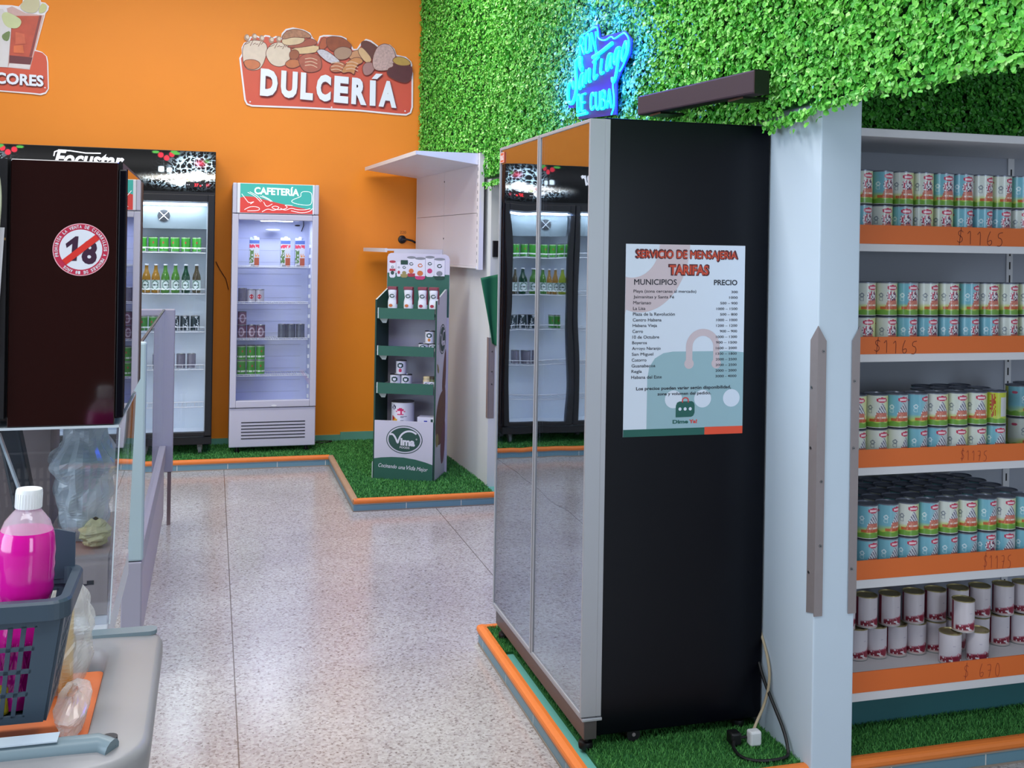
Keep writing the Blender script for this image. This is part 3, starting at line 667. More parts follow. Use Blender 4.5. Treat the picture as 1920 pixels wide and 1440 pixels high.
for z in (.55, .90, 1.24, 1.56):
    mb = MB()
    m2 = MB(); wire_shelf(m2, BY0 + w + .01, BY1 - w - .01, BX0 + .04, BX1 - w - .02, z, chrome, .045, .0, .002)
    m2.v = [(y, x, z_) for x, y, z_ in m2.v]; m2.f = [f[::-1] for f in m2.f]; m2.build('wire_shelf', t)
fridge_pane = pane_mat('mirror_tinted_glass', (.58, .60, .64), .42, wavy=.08, rough=.01, refl_tint=(.86, .92, 1.0))
border_m = mat('black_glass_border', (10, 10, 14), .1)
DX0, DX1 = 1.10, 1.150
for (y0, y1) in ((3.03, 3.553), (3.563, 4.083)):
    fz = .011; z0, z1 = .175, 1.998
    mb = MB(); mb.box(DX0, y0, z0, DX1, y0 + fz, z1, silver); mb.box(DX0, y1 - fz, z0, DX1, y1, z1, silver); mb.box(DX0, y0 + fz, z0, DX1, y1 - fz, z0 + fz, silver); mb.box(DX0, y0 + fz, z1 - fz, DX1, y1 - fz, z1, silver)
    d = mb.build('door', t, bevel=.0015)
    mb = MB(); mb.box(DX0 + .004, y0 + fz, z0 + fz, DX0 + .009, y1 - fz, z1 - fz, fridge_pane); mb.build('door_glass', d)
    MB().box(DX0 + .020, y0 + fz, z0 + fz, DX0 + .024, y1 - fz, z1 - fz, fridge_pane).build('inner_glass', d)
    mb = MB(); bw = .035; a, b_, c, e = y0 + fz, y1 - fz, z0 + fz, z1 - fz
    for q in ((a, c, a + bw, e), (b_ - bw, c, b_, e), (a + bw, c, b_ - bw, c + bw + .02), (a + bw, e - bw, b_ - bw, e)): mb.box(DX0 + .0095, q[0], q[1], DX0 + .013, q[2], q[3], border_m)
    mb.build('glass_border', d)
MB().box(DX0 + .004, 3.554, .18, DX1 - .004, 3.562, 1.995, dark_grey).build('centre_seal', t)
mb = MB(); mb.box(DX1 + .0005, 3.033, .17, BX0 - .0005, 3.07, 2.0, black_matt); mb.box(DX1 - .001, 3.0295, .175, BX0 + .012, 3.0495, 1.998, silver); mb.build('side_trim', t, bevel=.0015)
mb = MB(); mb.box(1.112, 3.032, .105, BX0 - .0005, 4.07, .162, mat('grey_kick_plate', (92, 86, 86), .4, metal=.4)); mb.box(1.104, 3.025, .163, 1.168, 4.08, .172, silver); mb.build('kick_plate', t, bevel=.002)
for x, y in ((1.128, 3.06), (1.128, 4.0), (1.66, 3.09), (1.66, 4.0)): MB().lathe([(.021, 0), (.023, .012), (.021, .02), (.012, .022), (.012, .036)], (x, y, PT), black_matt, 16).build('foot', t)
mb = MB(); mb.tube([(1.285, 3.055, PT + .024), (1.285, 3.078, PT + .024)], .022, black_matt, 16); mb.tube([(1.285, 3.053, PT + .024), (1.285, 3.056, PT + .024)], .006, steel, 8); mb.box(1.268, 3.06, PT + .02, 1.302, 3.074, BZ0 + .0, black_matt); mb.build('castor', t)
# orange maker's tag in the top corner of the rear door
mb = MB(); mb.box(DX0 - .0006, 4.018, 1.936, DX0 + .0035, 4.071, 1.978, mat('tag_orange', (214, 96, 60), .5))
wt = white_ink
for (a, b_, c, e) in ((4.019, 1.937, 4.07, 1.9385), (4.019, 1.9755, 4.07, 1.977), (4.019, 1.9385, 4.021, 1.9755), (4.068, 1.9385, 4.07, 1.9755)): mb.box(DX0 - .0012, a, b_, DX0 - .0005, c, e, wt)
mb.text('KING', (DX0 - .0009, 4.064, 1.946), (0, -1, 0), (0, 0, 1), .038, .02, wt, .03); mb.build('maker_tag', t)

# ---- delivery price list stuck on the side of the black refrigerator
t = None
px0, px1, pz0, pz1, py = 1.230, 1.638, 1.021, 1.619, 3.0478
PW, PH = px1 - px0, pz1 - pz0
paper = mat('poster_paper', (216, 226, 240), .5); pink = mat('poster_pink', (206, 190, 196), .5); pteal = mat('poster_pale_teal', (150, 184, 194), .5)
pg = mat('poster_green', (22, 92, 82), .5); po = mat('poster_orange', (232, 78, 44), .5); pr = mat('poster_red', (214, 62, 60), .5); pm = mat('poster_maroon', (84, 22, 30), .5); pdk = mat('poster_dark_text', (34, 36, 50), .6); ptr = mat('poster_title_orange', (200, 70, 42), .5)
mb = MB(); mb.box(px0, py, pz0, px1, py + .0018, pz1, paper)
def pp(u, v): return (px0 + PW * u, pz1 - PH * v)
PF = dict(o=(0, 0, 0), ex=(1, 0, 0), ey=(0, 0, 1), ez=(0, -1, 0))
def pf(pts, m, d): mb.flat([pp(*q) for q in pts], d=-py + d, m=m, **PF)
ring_o = [(.0, .365)] + [(0.12 + .41 * math.cos(a), -.02 + .375 * math.sin(a)) for a in np.linspace(1.85, 0.05, 24)] + [(.54, 0)]
ring_i = [(.275, 0)] + [(.05 + .225 * math.cos(a), .0 + .175 * math.sin(a)) for a in np.linspace(0.0, 1.75, 18)] + [(0, .17)]
pf(ring_o + ring_i, pink, .0003)
pf([(.19, .965), (.19, .70), (.205, .64), (.25, .595), (.32, .568), (.40, .56), (.9, .56), (1, .568), (1, .965)], pteal, .0003)
for a in (.41, .655, .90): mb.flat([pp(a + .072 * math.cos(q), .81 + .047 * math.sin(q)) for q in np.linspace(0, 6.283, 28)[:-1]], d=-py + .0006, m=paper, **PF)
arc = [(.65 + .115 * math.cos(a), .535 - .075 * math.sin(a)) for a in np.linspace(0, math.pi, 20)]
for q in stroke([pp(.765, .62), *[pp(*k) for k in arc], pp(.535, .62)], .022): mb.flat(q, d=-py + .0006, m=pink, **PF)
for a in (.535, .765): mb.flat([pp(a + .04 * math.cos(q), .625 + .027 * math.sin(q)) for q in np.linspace(0, 6.283, 20)[:-1]], d=-py + .0007, m=pink, **PF)
pf([(0, .962), (.675, .962), (.675, 1), (0, 1)], pg, .0004); pf([(.675, .96), (1, .96), (1, 1), (.675, 1)], po, .0005)
def ptxt(s, u0, u1, v0, v1, m, bold=0.0, d=.001, sh=0.0):
    a = pp(u0, v1); mb.text(s, (a[0], py - d, a[1]), (1, 0, 0), (0, 0, 1), PW * (u1 - u0), PH * (v1 - v0), m, bold, sh)
for s, u0, u1, v0, v1 in (('SERVICIO DE MENSAJERIA', .09, .925, .034, .081), ('TARIFAS', .36, .685, .107, .157)):
    ptxt(s, u0 - .012, u1 + .012, v0 - .006, v1 + .006, pm, .075, .0009); ptxt(s, u0, u1, v0, v1, ptr, .035, .0013)
ptxt('MUNICIPIOS', .07, .42, .182, .211, pdk, .02); ptxt('PRECIO', .735, .935, .182, .211, pdk, .02)
rows = [('Playa (zona cercanas al mercado)', '300', .52), ('Jaimanitas y Santa Fé', '1000', .335), ('Marianao', '500 – 900', .145), ('La Lisa', '1000 – 1500', .10), ('Plaza de la Revolución', '500 – 800', .345), ('Centro Habana', '1000 – 1000', .235), ('Habana Vieja', '1200 – 1200', .20), ('Cerro', '900 – 900', .085), ('10 de Octubre', '1000 – 1300', .22), ('Boyeros', '900 – 1500', .12), ('Arroyo Naranjo', '1600 – 2000', .235), ('San Miguel', '1300 – 1800', .175), ('Cotorro', '2000 – 2500', .12), ('Guanabacoa', '2000 – 2500', .195), ('Regla', '2000 – 2000', .085), ('Habana del Este', '3000 - 4000', .25)]
for i, (a, b_, w_) in enumerate(rows):
    vb = .253 + i * .02975; up_ = .0165 if not any(c in 'ypgj(' for c in a) else .0185
    lo = 0 if up_ < .017 else .0035
    ptxt(a, .066 - i * .0005, .066 - i * .0005 + w_, vb - .0165, vb + lo, pdk, .006)
    wn = {3: .055, 4: .072, 9: .148}.get(len(b_), .18)
    ptxt(b_, .94 - wn, .94, vb - .013, vb, pdk, .006)
ptxt('Los precios pueden variar según disponibilidad,', .10, .895, .742, .764, pdk, .02); ptxt('zona y volumen del pedido.', .275, .725, .772, .793, pdk, .02)
pf(chaikin([(.43, .82), (.585, .82), (.585, .90), (.43, .90)], 0) and [(.43, .905), (.43, .845), (.44, .828), (.46, .822), (.565, .822), (.582, .83), (.588, .845), (.588, .882), (.578, .898), (.56, .904)], pg, .0009)
for a in (.465, .508, .551): mb.flat([pp(a + .013 * math.cos(q), .862 + .009 * math.sin(q)) for q in np.linspace(0, 6.283, 12)[:-1]], d=-py + .0012, m=paper, **PF)
for q in stroke([pp(.485, .828)] + [pp(.509 + .024 * math.cos(a), .815 - .012 * math.sin(a)) for a in np.linspace(math.pi, 0, 10)] + [pp(.533, .828)], .0035): mb.flat(q, d=-py + .0013, m=pr, **PF)
ptxt('Dime', .405, .535, .918, .938, pg, .04); ptxt('Ya!', .543, .61, .918, .938, pr, .04)
o = mb.build('price_poster', at=((px0 + px1) / 2, py + .001, pz0)); tag(o, 'printed delivery tariff poster stuck on the side of the black refrigerator', 'poster')

# ---- cords and plugs behind the black refrigerator
t = thing('plug_lead', 'looping black power cord with a plug lying on the turf beside the refrigerator', 'cord', (1.58, 3.0, PT))
mb = MB()
pts = [(1.735 - .02, 3.07, .30), (1.712, 3.02, .24), (1.712, 2.96, .19), (1.714, 2.89, .13), (1.706, 2.85, .085), (1.69, 2.835, .078), (1.64, 2.83, .077), (1.58, 2.84, .077), (1.555, 2.88, .077), (1.56, 2.93, .08), (1.575, 2.95, .09)]
mb.tube(chaikin(pts, 2, False), .0055, cord_black, 8); mb.build('cable', t)
mb = MB(); mb.box(1.565, 2.945, .0735, 1.60, 2.985, .112, cord_black); mb.cyl((1.60, 2.955, .095), (1.62, 2.955, .095), .0045, cord_black, 8); mb.build('plug', t, bevel=.006)
o = MB().box(1.622, 2.93, .0725, 1.66, 2.962, .118, white_plastic).build('plug_adapter', at=(1.64, 2.946, .0725), bevel=.006); tag(o, 'white plug adapter on the turf beside the black cord plug', 'adapter')
mb = MB(); mb.tube(chaikin([(1.722, 3.10, .42), (1.7235, 3.05, .36), (1.7195, 3.0, .30), (1.715, 2.985, .24), (1.70, 2.99, .17), (1.672, 2.985, .125), (1.652, 2.968, .108), (1.645, 2.966, .1)], 2, False), .0045, mat('beige_cord', (186, 170, 140), .5), 8)
tag(mb.build('extension_cord', at=(1.70, 3.0, .1)), 'beige cord hanging down behind the black refrigerator to the white adapter', 'cord')
# ================================================================== painted tins and bottles
def cyl_grid(r, z0, z1, nu, nv, art, name, m, rim=.0025):
    """printed cylinder; art(U degrees, V 0..1) -> srgb; u=0 faces -y, u grows to +x"""
    u = np.linspace(-np.pi, np.pi, nu + 1); z = np.linspace(z0, z1, nv + 1)
    z = np.concatenate([[z0 - rim], z, [z1 + rim]])
    rr = np.full(len(z), r); rr[0] = r + .0006; rr[-1] = r + .0006
    Ug, Zg = np.meshgrid(u, z); Rg = np.repeat(rr[:, None], nu + 1, 1)
    P = np.stack([Rg * np.sin(Ug), -Rg * np.cos(Ug), Zg], -1)
    uc = np.degrees((u[1:] + u[:-1]) / 2); vc = (np.arange(nv) + .5) / nv
    A = art(*np.meshgrid(uc, vc))
    ring = np.full((1, nu, 3), 188.0)
    return paint_grid(P, lin_np(np.clip(np.concatenate([ring, A, ring]), 0, 255)), m, name)
def lay(base, k, c):
    k = np.clip(k, 0, 1)[..., None]; return base * (1 - k) + k * np.asarray(c, float)
def milk_art(kind, design):
    def f(U, V):
        U = np.where(U > 120, U - 360, U)                      # picture centred, plain back
        x = U / 46.0                                            # about -1..1 over the front
        if kind == 'blue': base = np.stack([120 + 88 * np.clip((x + .5) / 1.3, 0, 1), 184 + 26 * np.clip((x + .5) / 1.3, 0, 1), 202 + 10 * np.clip((x + .5) / 1.3, 0, 1)], -1)
        elif kind == 'white': base = np.stack([216 + 0 * x, 222 + 0 * x, 214 - 70 * np.clip(x - .2, 0, 1)], -1)
        else: base = np.stack([176 + 20 * V, 196 + 10 * V, 60 + 0 * V], -1)
        back = np.abs(U + 20) > 112
        base = np.where(back[..., None], np.array([196, 204, 96.]), base)
        # grass at the bottom
        base = lay(base, (.36 - V) / .12 * np.clip(1 - np.abs(x + .6) * .5, .3, 1), (196, 210, 92))
        base = lay(base, (.17 + .02 * np.sin(U * .12) - V) / .03, (112, 164, 62))
        if kind == 'green':
            base = lay(base, ((np.abs(U - 30) < 20) & (V > .22) & (V < .85)) * 1.0, (205, 206, 208)); base = lay(base, ((np.abs(U + 32) < 16) & (V > .2) & (V < .95) & (hsh(U / 5, V * 16) > .4)) * 1.0, (176, 70, 34))
            return base
        # little round icons
        for cv in (.62, .50): base = lay(base, (np.abs(np.hypot((U + 48) / 9, (V - cv) / .055) - 1) < .3) * (.9 if cv > .6 else .5), (118, 128, 140) if kind == 'white' else (225, 240, 245))
        # pudding: cream + salmon mound + red band
        if design == 'cream':
            d = np.hypot((U - 8) / 30, (V - .58) / .17); h = hsh(U / 6, V * 22, 5)
            base = lay(base, (d < 1) * (h > .15), (232, 228, 232)); base = lay(base, (d < 1.05) * (h < .34), (80, 62, 88)); base = lay(base, (d < 1.1) * (d > .45) * (h > .72), (196, 74, 100))
        else:
            s_ = np.abs(U - 14) / 34 + (V - .42) / .38; st = np.sin(U * .42 + V * 46)
            k = (V > .40) & (s_ < 1) & (V < .80)
            base = lay(base, k * 1.0, (186, 190, 202)); base = lay(base, k * (st > .45), (96, 96, 118)); base = lay(base, k * (st < -.6), (236, 236, 240))
        mound = (V < .46) & (V > .17) & (np.abs(U - 12) < 40 - 46 * np.clip(V - .2, 0, 1))
        base = lay(base, mound * .92, (206, 112, 96)); base = lay(base, mound * (hsh(U / 5, V * 26, 2) > .78), (226, 150, 120))
        base = lay(base, ((V > .18) & (V < .265) & (U > -50)) * .85 * (hsh(U / 8, V * 12, 9) > .15), (196, 84, 44)); base = lay(base, (np.abs(V - .30) < .016) * (np.abs(U - 12) < 26) * (hsh(U / 4, 1) > .3), (238, 226, 210))
        # red oval logo with pale lettering
        d = np.hypot((U - 12) / 31, (V - .865) / .082)
        base = lay(base, (d < 1) * 1.0, (198, 44, 84)); base = lay(base, (np.abs(V - .865) < .036) * (np.abs(U - 12) < 23) * (hsh(U / 3.6, 0, 4) > .28), (242, 214, 222))
        d2 = np.hypot((U + 96) / 15, (V - .80) / .05); base = lay(base, (d2 < 1) * .9, (198, 60, 96))
        return base
    return f
def beans_art(U, V):
    U = np.where(U < -200, U + 360, U)
    base = np.full(U.shape + (3,), 1.0) * np.array([224, 216, 222.])
    base = lay(base, (np.abs(np.mod(U + 100 + 180, 360) - 180) < 17) * 1.0, (138, 22, 52))
    b_ = (V < .24 + .0014 * (U + 60)) & (V > .05) & (U > -70) & (U < 90); h = hsh(U / 7, V * 17, 3)
    base = lay(base, b_ * (h > .3) * np.clip((.30 - V + U * .0012) / .06, 0, 1), (136, 28, 52)); base = lay(base, b_ * (h < .16), (206, 120, 140))
    d = np.hypot((U - 28) / 24, (V - .17) / .11); base = lay(base, (d < 1) * .9, (150, 32, 60)); base = lay(base, (d > 1) * (d < 1.5) * (V < .17), (236, 228, 232))
    base = lay(base, (np.abs(V - .62) < .012) * (np.abs(U - 20) < 22) * (hsh(U / 3, 0) > .4) * .35, (150, 140, 170)); base = lay(base, (V < .06) * .5, (190, 150, 140))
    return base
def tin_lid(r, z, rim_m, m):
    mb = MB(); mb.lathe([(r + .0012, z - .003), (r + .0014, z), (r - .0012, z + .0012), (r - .003, z - .0026), (r * .72, z - .0032), (r * .70, z - .0018), (0, z - .0018)], (0, 0, 0), m, 28)
    return mb
CR, CH = .0362, .1078
label_m = painted('tin_label_print', .34, coat=.3)
PROTO = {}
def proto(key, name, art, r, h, nu, nv, lidm, label_mat=None):
    me = cyl_grid(r, .004, h - .004, nu, nv, art, name, label_mat or label_m)
    b = tin_lid(r, h - .0006, lidm, lidm)
    lm = bpy.data.meshes.new('lid'); lm.from_pydata(b.v, [], b.f); lm.materials.append(lidm); lm.polygons.foreach_set('use_smooth', [True] * len(b.f)); lm.set_sharp_from_angle(angle=math.radians(40))
    o = bpy.data.objects.new(name, me); l = bpy.data.objects.new('lid', lm)
    PROTO[key] = (o, l, [False]); return PROTO[key]
def put(key, loc, rz, label, cat, group):
    o0, l0, used = PROTO[key]
    o = o0.copy() if used[0] else o0; l = l0.copy() if used[0] else l0; used[0] = True
    COL.objects.link(o); COL.objects.link(l); l.parent = o
    o.location = loc; o.rotation_euler = (0, 0, rz); tag(o, label, cat, group); return o
dark_tin = mat('dark_tin_lid', (112, 118, 134), .3, metal=.4); gold_tin = mat('gold_tin_lid', (186, 176, 130), .34, metal=.9)
for k in ('blue', 'white', 'green'):
    for d_ in ('cream', 'mountain'):
        if k == 'green' and d_ == 'cream': continue
        proto(k + d_, 'milk_can', milk_art(k, d_), CR, CH, 84, 46, dark_tin)
proto('beans', 'food_can', beans_art, .0355, .105, 72, 36, gold_tin)

# ---- shelf unit with price strips
GX0, GX1, GF, GB = 1.872, 3.30, 2.882, 3.345
g = thing('gondola_shelf', 'white metal shelf unit of canned milk with orange price strips, right of the pillar', 'shelf unit', (2.5, 3.1, PT))
MB().box(GX0, GB, PT, GX1, GB + .025, 2.0, grey_metal).build('back_panel', g)
mb = MB()
for x in (2.905,):
    mb.box(x - .014, GB - .006, .10, x + .014, GB - .0005, 1.97, white_metal)
    z = .15
    while z < 1.95: mb.box(x - .003, GB - .0068, z, x + .003, GB - .0058, z + .028, black_matt); z += .05
mb.build('upright', g)
MB().box(GX0, 2.995, PT, GX1, 3.01, .205, mat('teal_kick_panel', (52, 110, 116), .6)).build('kick_panel', g)
mb = MB(); mb.box(GX0, GF, 1.968, GX1, GB - .007, 1.994, white_metal); mb.build('top_board', g, bevel=.003)
DIG = {'$': [[(.9, .78), (.6, .92), (.2, .8), (.25, .58), (.75, .45), (.8, .2), (.4, .05), (.05, .18)], [(.62, 1.1), (.35, -.12)]], '1': [[(.1, .72), (.55, 1.0), (.5, 0)]], '6': [[(.55, 1.0), (.2, .6), (.1, .2), (.4, 0), (.8, .18), (.7, .42), (.2, .3)]],
       '5': [[(.95, .98), (.3, .92), (.25, .6), (.7, .58), (.9, .3), (.6, .02), (.1, .05)]], '7': [[(.05, .9), (.85, .95), (.4, 0)], [(.2, .5), (.75, .52)]], '0': [[(.5, 1), (.1, .6), (.25, .1), (.7, .02), (.95, .5), (.75, .95), (.5, 1)]], ' ': []}
pen = mat('pencil_on_orange', (110, 34, 18), .6); pen_f = mat('faint_pencil_on_orange', (176, 72, 40), .6)
SHELF = [(1.647, 1.632, 1.691, 1.608, '$1165', 2.297, 2.486, pen, .8), (1.293, 1.286, 1.340, 1.261, '$1165', 1.998, 2.165, pen, .8), (.936, .931, .987, .906, '$1175', 2.326, 2.434, pen_f, .62), (.586, .580, .640, .552, '$1175', 2.42, 2.535, pen_f, .75), (.243, .227, .291, .199, '$ 670', 2.35, 2.50, pen_f, .7)]
for zs, a, b_, c, s_, xa, xb, pm_, hk in SHELF:
    mb = MB(); mb.box(GX0, GF, c, GX1, GF + .012, a, white_metal); mb.box(GX0, GF + .012, c + .004, GX1, GB - .007, zs, white_metal); mb.box(GX0, GF + .0032, a, GX1, GF + .0052, b_ - .001, white_metal)
    sh = mb.build('shelf', g, bevel=.0015)
    mb = MB(); mb.box(GX0, GF - .0016, a, GX1, GF + .0028, b_, orange_strip)
    wd = (xb - xa) / len(s_); hgt = (b_ - a) * hk; zb = a + (b_ - a) * (1 - hk) / 2
    for i, ch in enumerate(s_):
        for l in DIG[ch]:
            for q in stroke([(xa + wd * (i + .1 + .7 * px), zb + hgt * pz - .002 * i) for px, pz in chaikin(l, 2, False)], .0021): mb.flat(q, (0, GF - .0021, 0), (1, 0, 0), (0, 0, 1), (0, -1, 0), 0, pm_)
    mb.build('price_strip', sh, label='orange price strip with handwritten ' + s_.replace(' ', ''))
ORD = ['first', 'second', 'third', 'fourth', 'fifth', 'sixth', 'seventh', 'eighth', 'ninth', 'tenth']
SH = ['uppermost', 'second', 'third', 'fourth', 'lowest']
rowdef = {0: ('cream', 'wbwwbbwwb', 'bwbwwbbbw'), 1: ('cream', 'wwbwwbwww', 'wwbbbbbww'), 2: ('mountain', 'wwbbwwwg', 'wwwbbwwb'), 3: ('mountain', 'bbwbwwbwb', 'bbbbbbcbb')}
rowx = {0: [1.984, 2.06, 2.136, 2.211, 2.288, 2.364, 2.440, 2.515, 2.592], 1: [2.003, 2.082, 2.158, 2.236, 2.315, 2.394, 2.472, 2.548, 2.626], 2: [1.976, 2.054, 2.129, 2.204, 2.280, 2.356, 2.431, 2.506], 3: [2.024, 2.100, 2.176, 2.251, 2.326, 2.401, 2.476, 2.551, 2.627]}
KN = {'w': 'white', 'b': 'blue', 'g': 'green', 'c': 'blue'}
CY = 2.9415
for s_ in range(4):
    des, up, lo = rowdef[s_]; zs = SHELF[s_][0]; grp = 'milk cans on the %s shelf' % SH[s_]
    for lev, row in ((0, lo), (1, up)):
        for i, ch in enumerate(row):
            dsg = 'cream' if ch == 'c' else des
            put(KN[ch] + dsg, (rowx[s_][i] + random.uniform(-.0006, .0006), CY + random.uniform(-.0008, .0008), zs + .0005 + lev * (CH + .0022)), math.radians(random.uniform(-16, 16) - 4),
                '%s label milk can, %s from the pillar, %s front row, %s shelf' % (KN[ch], ORD[i], ('lower', 'upper')[lev], SH[s_]), 'can', grp)
    if s_ == 2:
        for k, i in enumerate((4, 5, 6, 7)):
            put('whitemountain', (rowx[2][i] + .004, CY + .0765, zs + .0005 + CH + .0022), .3, 'can behind the %s upper front can of the third shelf, only its lid showing' % ORD[i], 'can', grp)
        for k, i in enumerate((5, 6, 7)):
            put('bluemountain', (rowx[2][i] - .012, CY + .153, zs + .0005 + CH + .0022), .1, 'rearmost can behind the %s upper front can of the third shelf' % ORD[i], 'can', grp)
        for lev in (0, 1):
            for k, x in enumerate((2.70, 2.776)):
                put('bluemountain' if (lev + k) % 2 else 'whitemountain' if not lev else 'bluemountain', (x, 3.06 + .05 * k, zs + .0005 + lev * (CH + .0022)), .8 + k, '%s can of the %s stack beyond the gap on the third shelf' % (('lower', 'upper')[lev], ('left', 'right')[k]), 'can', grp)
    if s_ == 3:
        for r in range(1, 5):
            for i in range(9):
                put('bluemountain' if (r + i) % 2 else 'whitemountain', (rowx[3][i] + random.uniform(-.001, .001), CY + .0762 * r, zs + .0005 + CH + .0022), random.uniform(-.4, .4),
                    'dark lidded can, %s upper row behind the %s front can, fourth shelf' % (ORD[r], ORD[i]), 'can', grp)
zs = SHELF[4][0]; grp = 'white and red cans on the lowest shelf'
for i, x in enumerate((2.03, 2.105, 2.180, 2.258, 2.335, 2.412, 2.492, 2.590, 2.676, 2.760)):
    put('beans', (x, 3.10 + random.uniform(-.002, .002), zs + .0005), math.radians(random.uniform(-18, 6)), 'white and dark red can, %s from left, lower back row, lowest shelf' % ORD[i], 'can', grp)
for i, x in enumerate((2.055, 2.140, 2.228, 2.323, 2.412, 2.501, 2.592, 2.689, 2.775)):
    put('beans', (x, 3.098 + random.uniform(-.002, .002), zs + .1055), math.radians(random.uniform(-22, 6)), 'white and dark red can, %s from left, upper back row, lowest shelf' % ORD[i], 'can', grp)
put('beans', (2.388, 2.99, zs + .0005), -.5, 'white can standing forward on the lowest shelf, left of the pair under a stacked can', 'can', grp)
put('beans', (2.492, 2.985, zs + .0005), -.6, 'white can standing forward on the lowest shelf, right of the pair under a stacked can', 'can', grp)
put('beans', (2.436, 2.988, zs + .1055), -.15, 'white and dark red can stacked forward on top of two cans of the lowest shelf', 'can', grp)

# ---- goods in the two coolers
def beer_art(body, kind):
    def f(U, V):
        base = np.full(U.shape + (3,), 1.0) * np.array(body, float)
        if kind == 'green':
            base = lay(base, (np.abs(V - .24) < .07) * (hsh(U / 9, 2) > .22), (226, 240, 214)); base = lay(base, np.clip(1 - np.hypot(U / 14, (V - .62) / .09), 0, .3) * 3, (196, 60, 50)); base = lay(base, np.clip((V - .92) / .03, 0, 1), (190, 214, 170))
        elif kind == 'red':
            base = lay(base, (np.hypot(U / 26, (V - .45) / .2) < 1) * 1.0, (190, 54, 66)); base = lay(base, (np.hypot(U / 14, (V - .45) / .11) < 1) * (hsh(U / 6, V * 20) > .4), (240, 230, 232))
        elif kind == 'dark':
            base = lay(base, (np.abs(U - 30 + V * 40) < 16) * (hsh(U / 6, V * 14) > .3), (226, 232, 234)); base = lay(base, (np.abs(V - .3) < .1) * (np.abs(U) < 40) * (hsh(U / 7, V * 9, 4) > .5), (210, 216, 220))
        elif kind == 'wine':
            base = lay(base, (np.abs(np.hypot(U / 34, (V - .5) / .3) - 1) < .22) * .9, (206, 190, 200)); base = lay(base, (np.abs(V - .5) < .05) * (hsh(U / 8, 1) > .3) * .8, (224, 214, 220))
        else: base = lay(base, (np.abs(V - .5) < .2) * (hsh(U / 12, V * 9) > .65) * .3, (90, 90, 100))
        return base
    return f
beer_m = painted('drink_can_print', .3, metal=.25)
proto('c_green', 'drink_can', beer_art((66, 150, 52), 'green'), .032, .108, 40, 24, tin, beer_m)
proto('c_red', 'drink_can', beer_art((196, 192, 200), 'red'), .0315, .096, 40, 20, tin, beer_m)
proto('c_dark', 'drink_can', beer_art((46, 62, 66), 'dark'), .032, .108, 40, 24, tin, beer_m)
proto('c_wine', 'drink_can', beer_art((128, 96, 112), 'wine'), .032, .100, 40, 20, tin, beer_m)
proto('c_grey', 'drink_can', beer_art((106, 110, 122), 'plain'), .032, .105, 40, 16, tin, beer_m)
proto('c_silver', 'drink_can', beer_art((128, 124, 138), 'plain'), .031, .105, 40, 16, tin, beer_m)
grp = 'cans in the wide black cooler'
for i in range(7): put('c_green', (-.108 - i * .0755, 8.06, 1.5325), random.uniform(-.4, .4), 'green beer can, %s from right on the top shelf of the black cooler' % ORD[i], 'can', grp)
for i, x in enumerate((-.110, -.182, -.252, -.40, -.47)): put('c_dark' if i < 3 else 'c_green', (x, 8.06, .9595), random.uniform(-.4, .4), '%s can, %s from right on the third shelf of the black cooler' % (('dark' if i < 3 else 'green'), ORD[i]), 'can', grp)
for i, x in enumerate((-.132, -.205, -.278)): put('c_silver', (x, 8.06, .6865), random.uniform(-.4, .4), 'silver can, %s from right on the fourth shelf of the black cooler' % ORD[i], 'can', grp)
def bottle(loc, gm, label, i):
    t_ = thing('beer_bottle', label, 'bottle', loc, 0, 'bottles in the wide black cooler')
    mb = MB(); mb.lathe([(.024, 0), (.029, .004), (.0295, .01), (.0295, .112), (.026, .13), (.0165, .155), (.0125, .175), (.012, .196), (.0135, .199), (.0135, .203)], (0, 0, 0), gm, 18); mb.build('glass_body', t_, local=True)
    def art(U, V):
        b = np.full(U.shape + (3,), 1.0) * np.array([214, 226, 222.]); d = np.hypot(U / 44, (V - .5) / .42); b = lay(b, (np.abs(d - 1) < .16) * .8, (70, 110, 90)); b = lay(b, (np.abs(V - .5) < .09) * (np.abs(U) < 40) * (hsh(U / 9, 3) > .35), (60, 80, 76)); return b
    if 'blabel' not in _TXT: _TXT['blabel'] = cyl_grid(.0301, .022, .095, 30, 14, art, 'label', painted('bottle_label_print', .45), rim=0)
    l = bpy.data.objects.new('label', _TXT['blabel']); COL.objects.link(l); l.parent = t_; l.rotation_euler[2] = random.uniform(-.3, .3)
    mb = MB(); mb.lathe([(.0145, .199), (.0145, .206), (.011, .2085), (0, .2085)], (0, 0, 0), white_metal, 14); mb.build('cap', t_, local=True)
def glassy(name, rgb):
    m = mat(name, rgb, .08, coat=.6); b = m.node_tree.nodes['Principled BSDF']; b.inputs['Transmission Weight'].default_value = .75; b.inputs['IOR'].default_value = 1.3; return m
gG, gY, gA, gD, gB = glassy('green_glass', (110, 180, 70)), glassy('yellow_green_glass', (190, 206, 60)), glassy('amber_glass', (216, 160, 60)), glassy('dark_green_glass', (16, 96, 60)), glassy('brown_glass', (110, 96, 62))
for i, (x, gm, nm) in enumerate(((-.105, gB, 'brown'), (-.180, gD, 'dark green'), (-.252, gG, 'green'), (-.322, gG, 'green'), (-.388, gA, 'amber'), (-.452, gA, 'amber'), (-.516, gY, 'yellow-green'))):
    bottle((x, 8.06, 1.2335), gm, '%s glass bottle, %s from right on the second shelf of the black cooler' % (nm, ORD[i]), i)
grp = 'cans in the white cooler'
XA = (.222, .288, .352)
for i, x in enumerate(XA): put('c_silver' if i == 0 else 'c_red', (x - .002 * i, 8.08, 1.1655), random.uniform(-.2, .1), '%s can on the second shelf of the white cooler, %s from the left' % (('silver', 'silver and red', 'silver and red')[i], ORD[i]), 'can', grp)
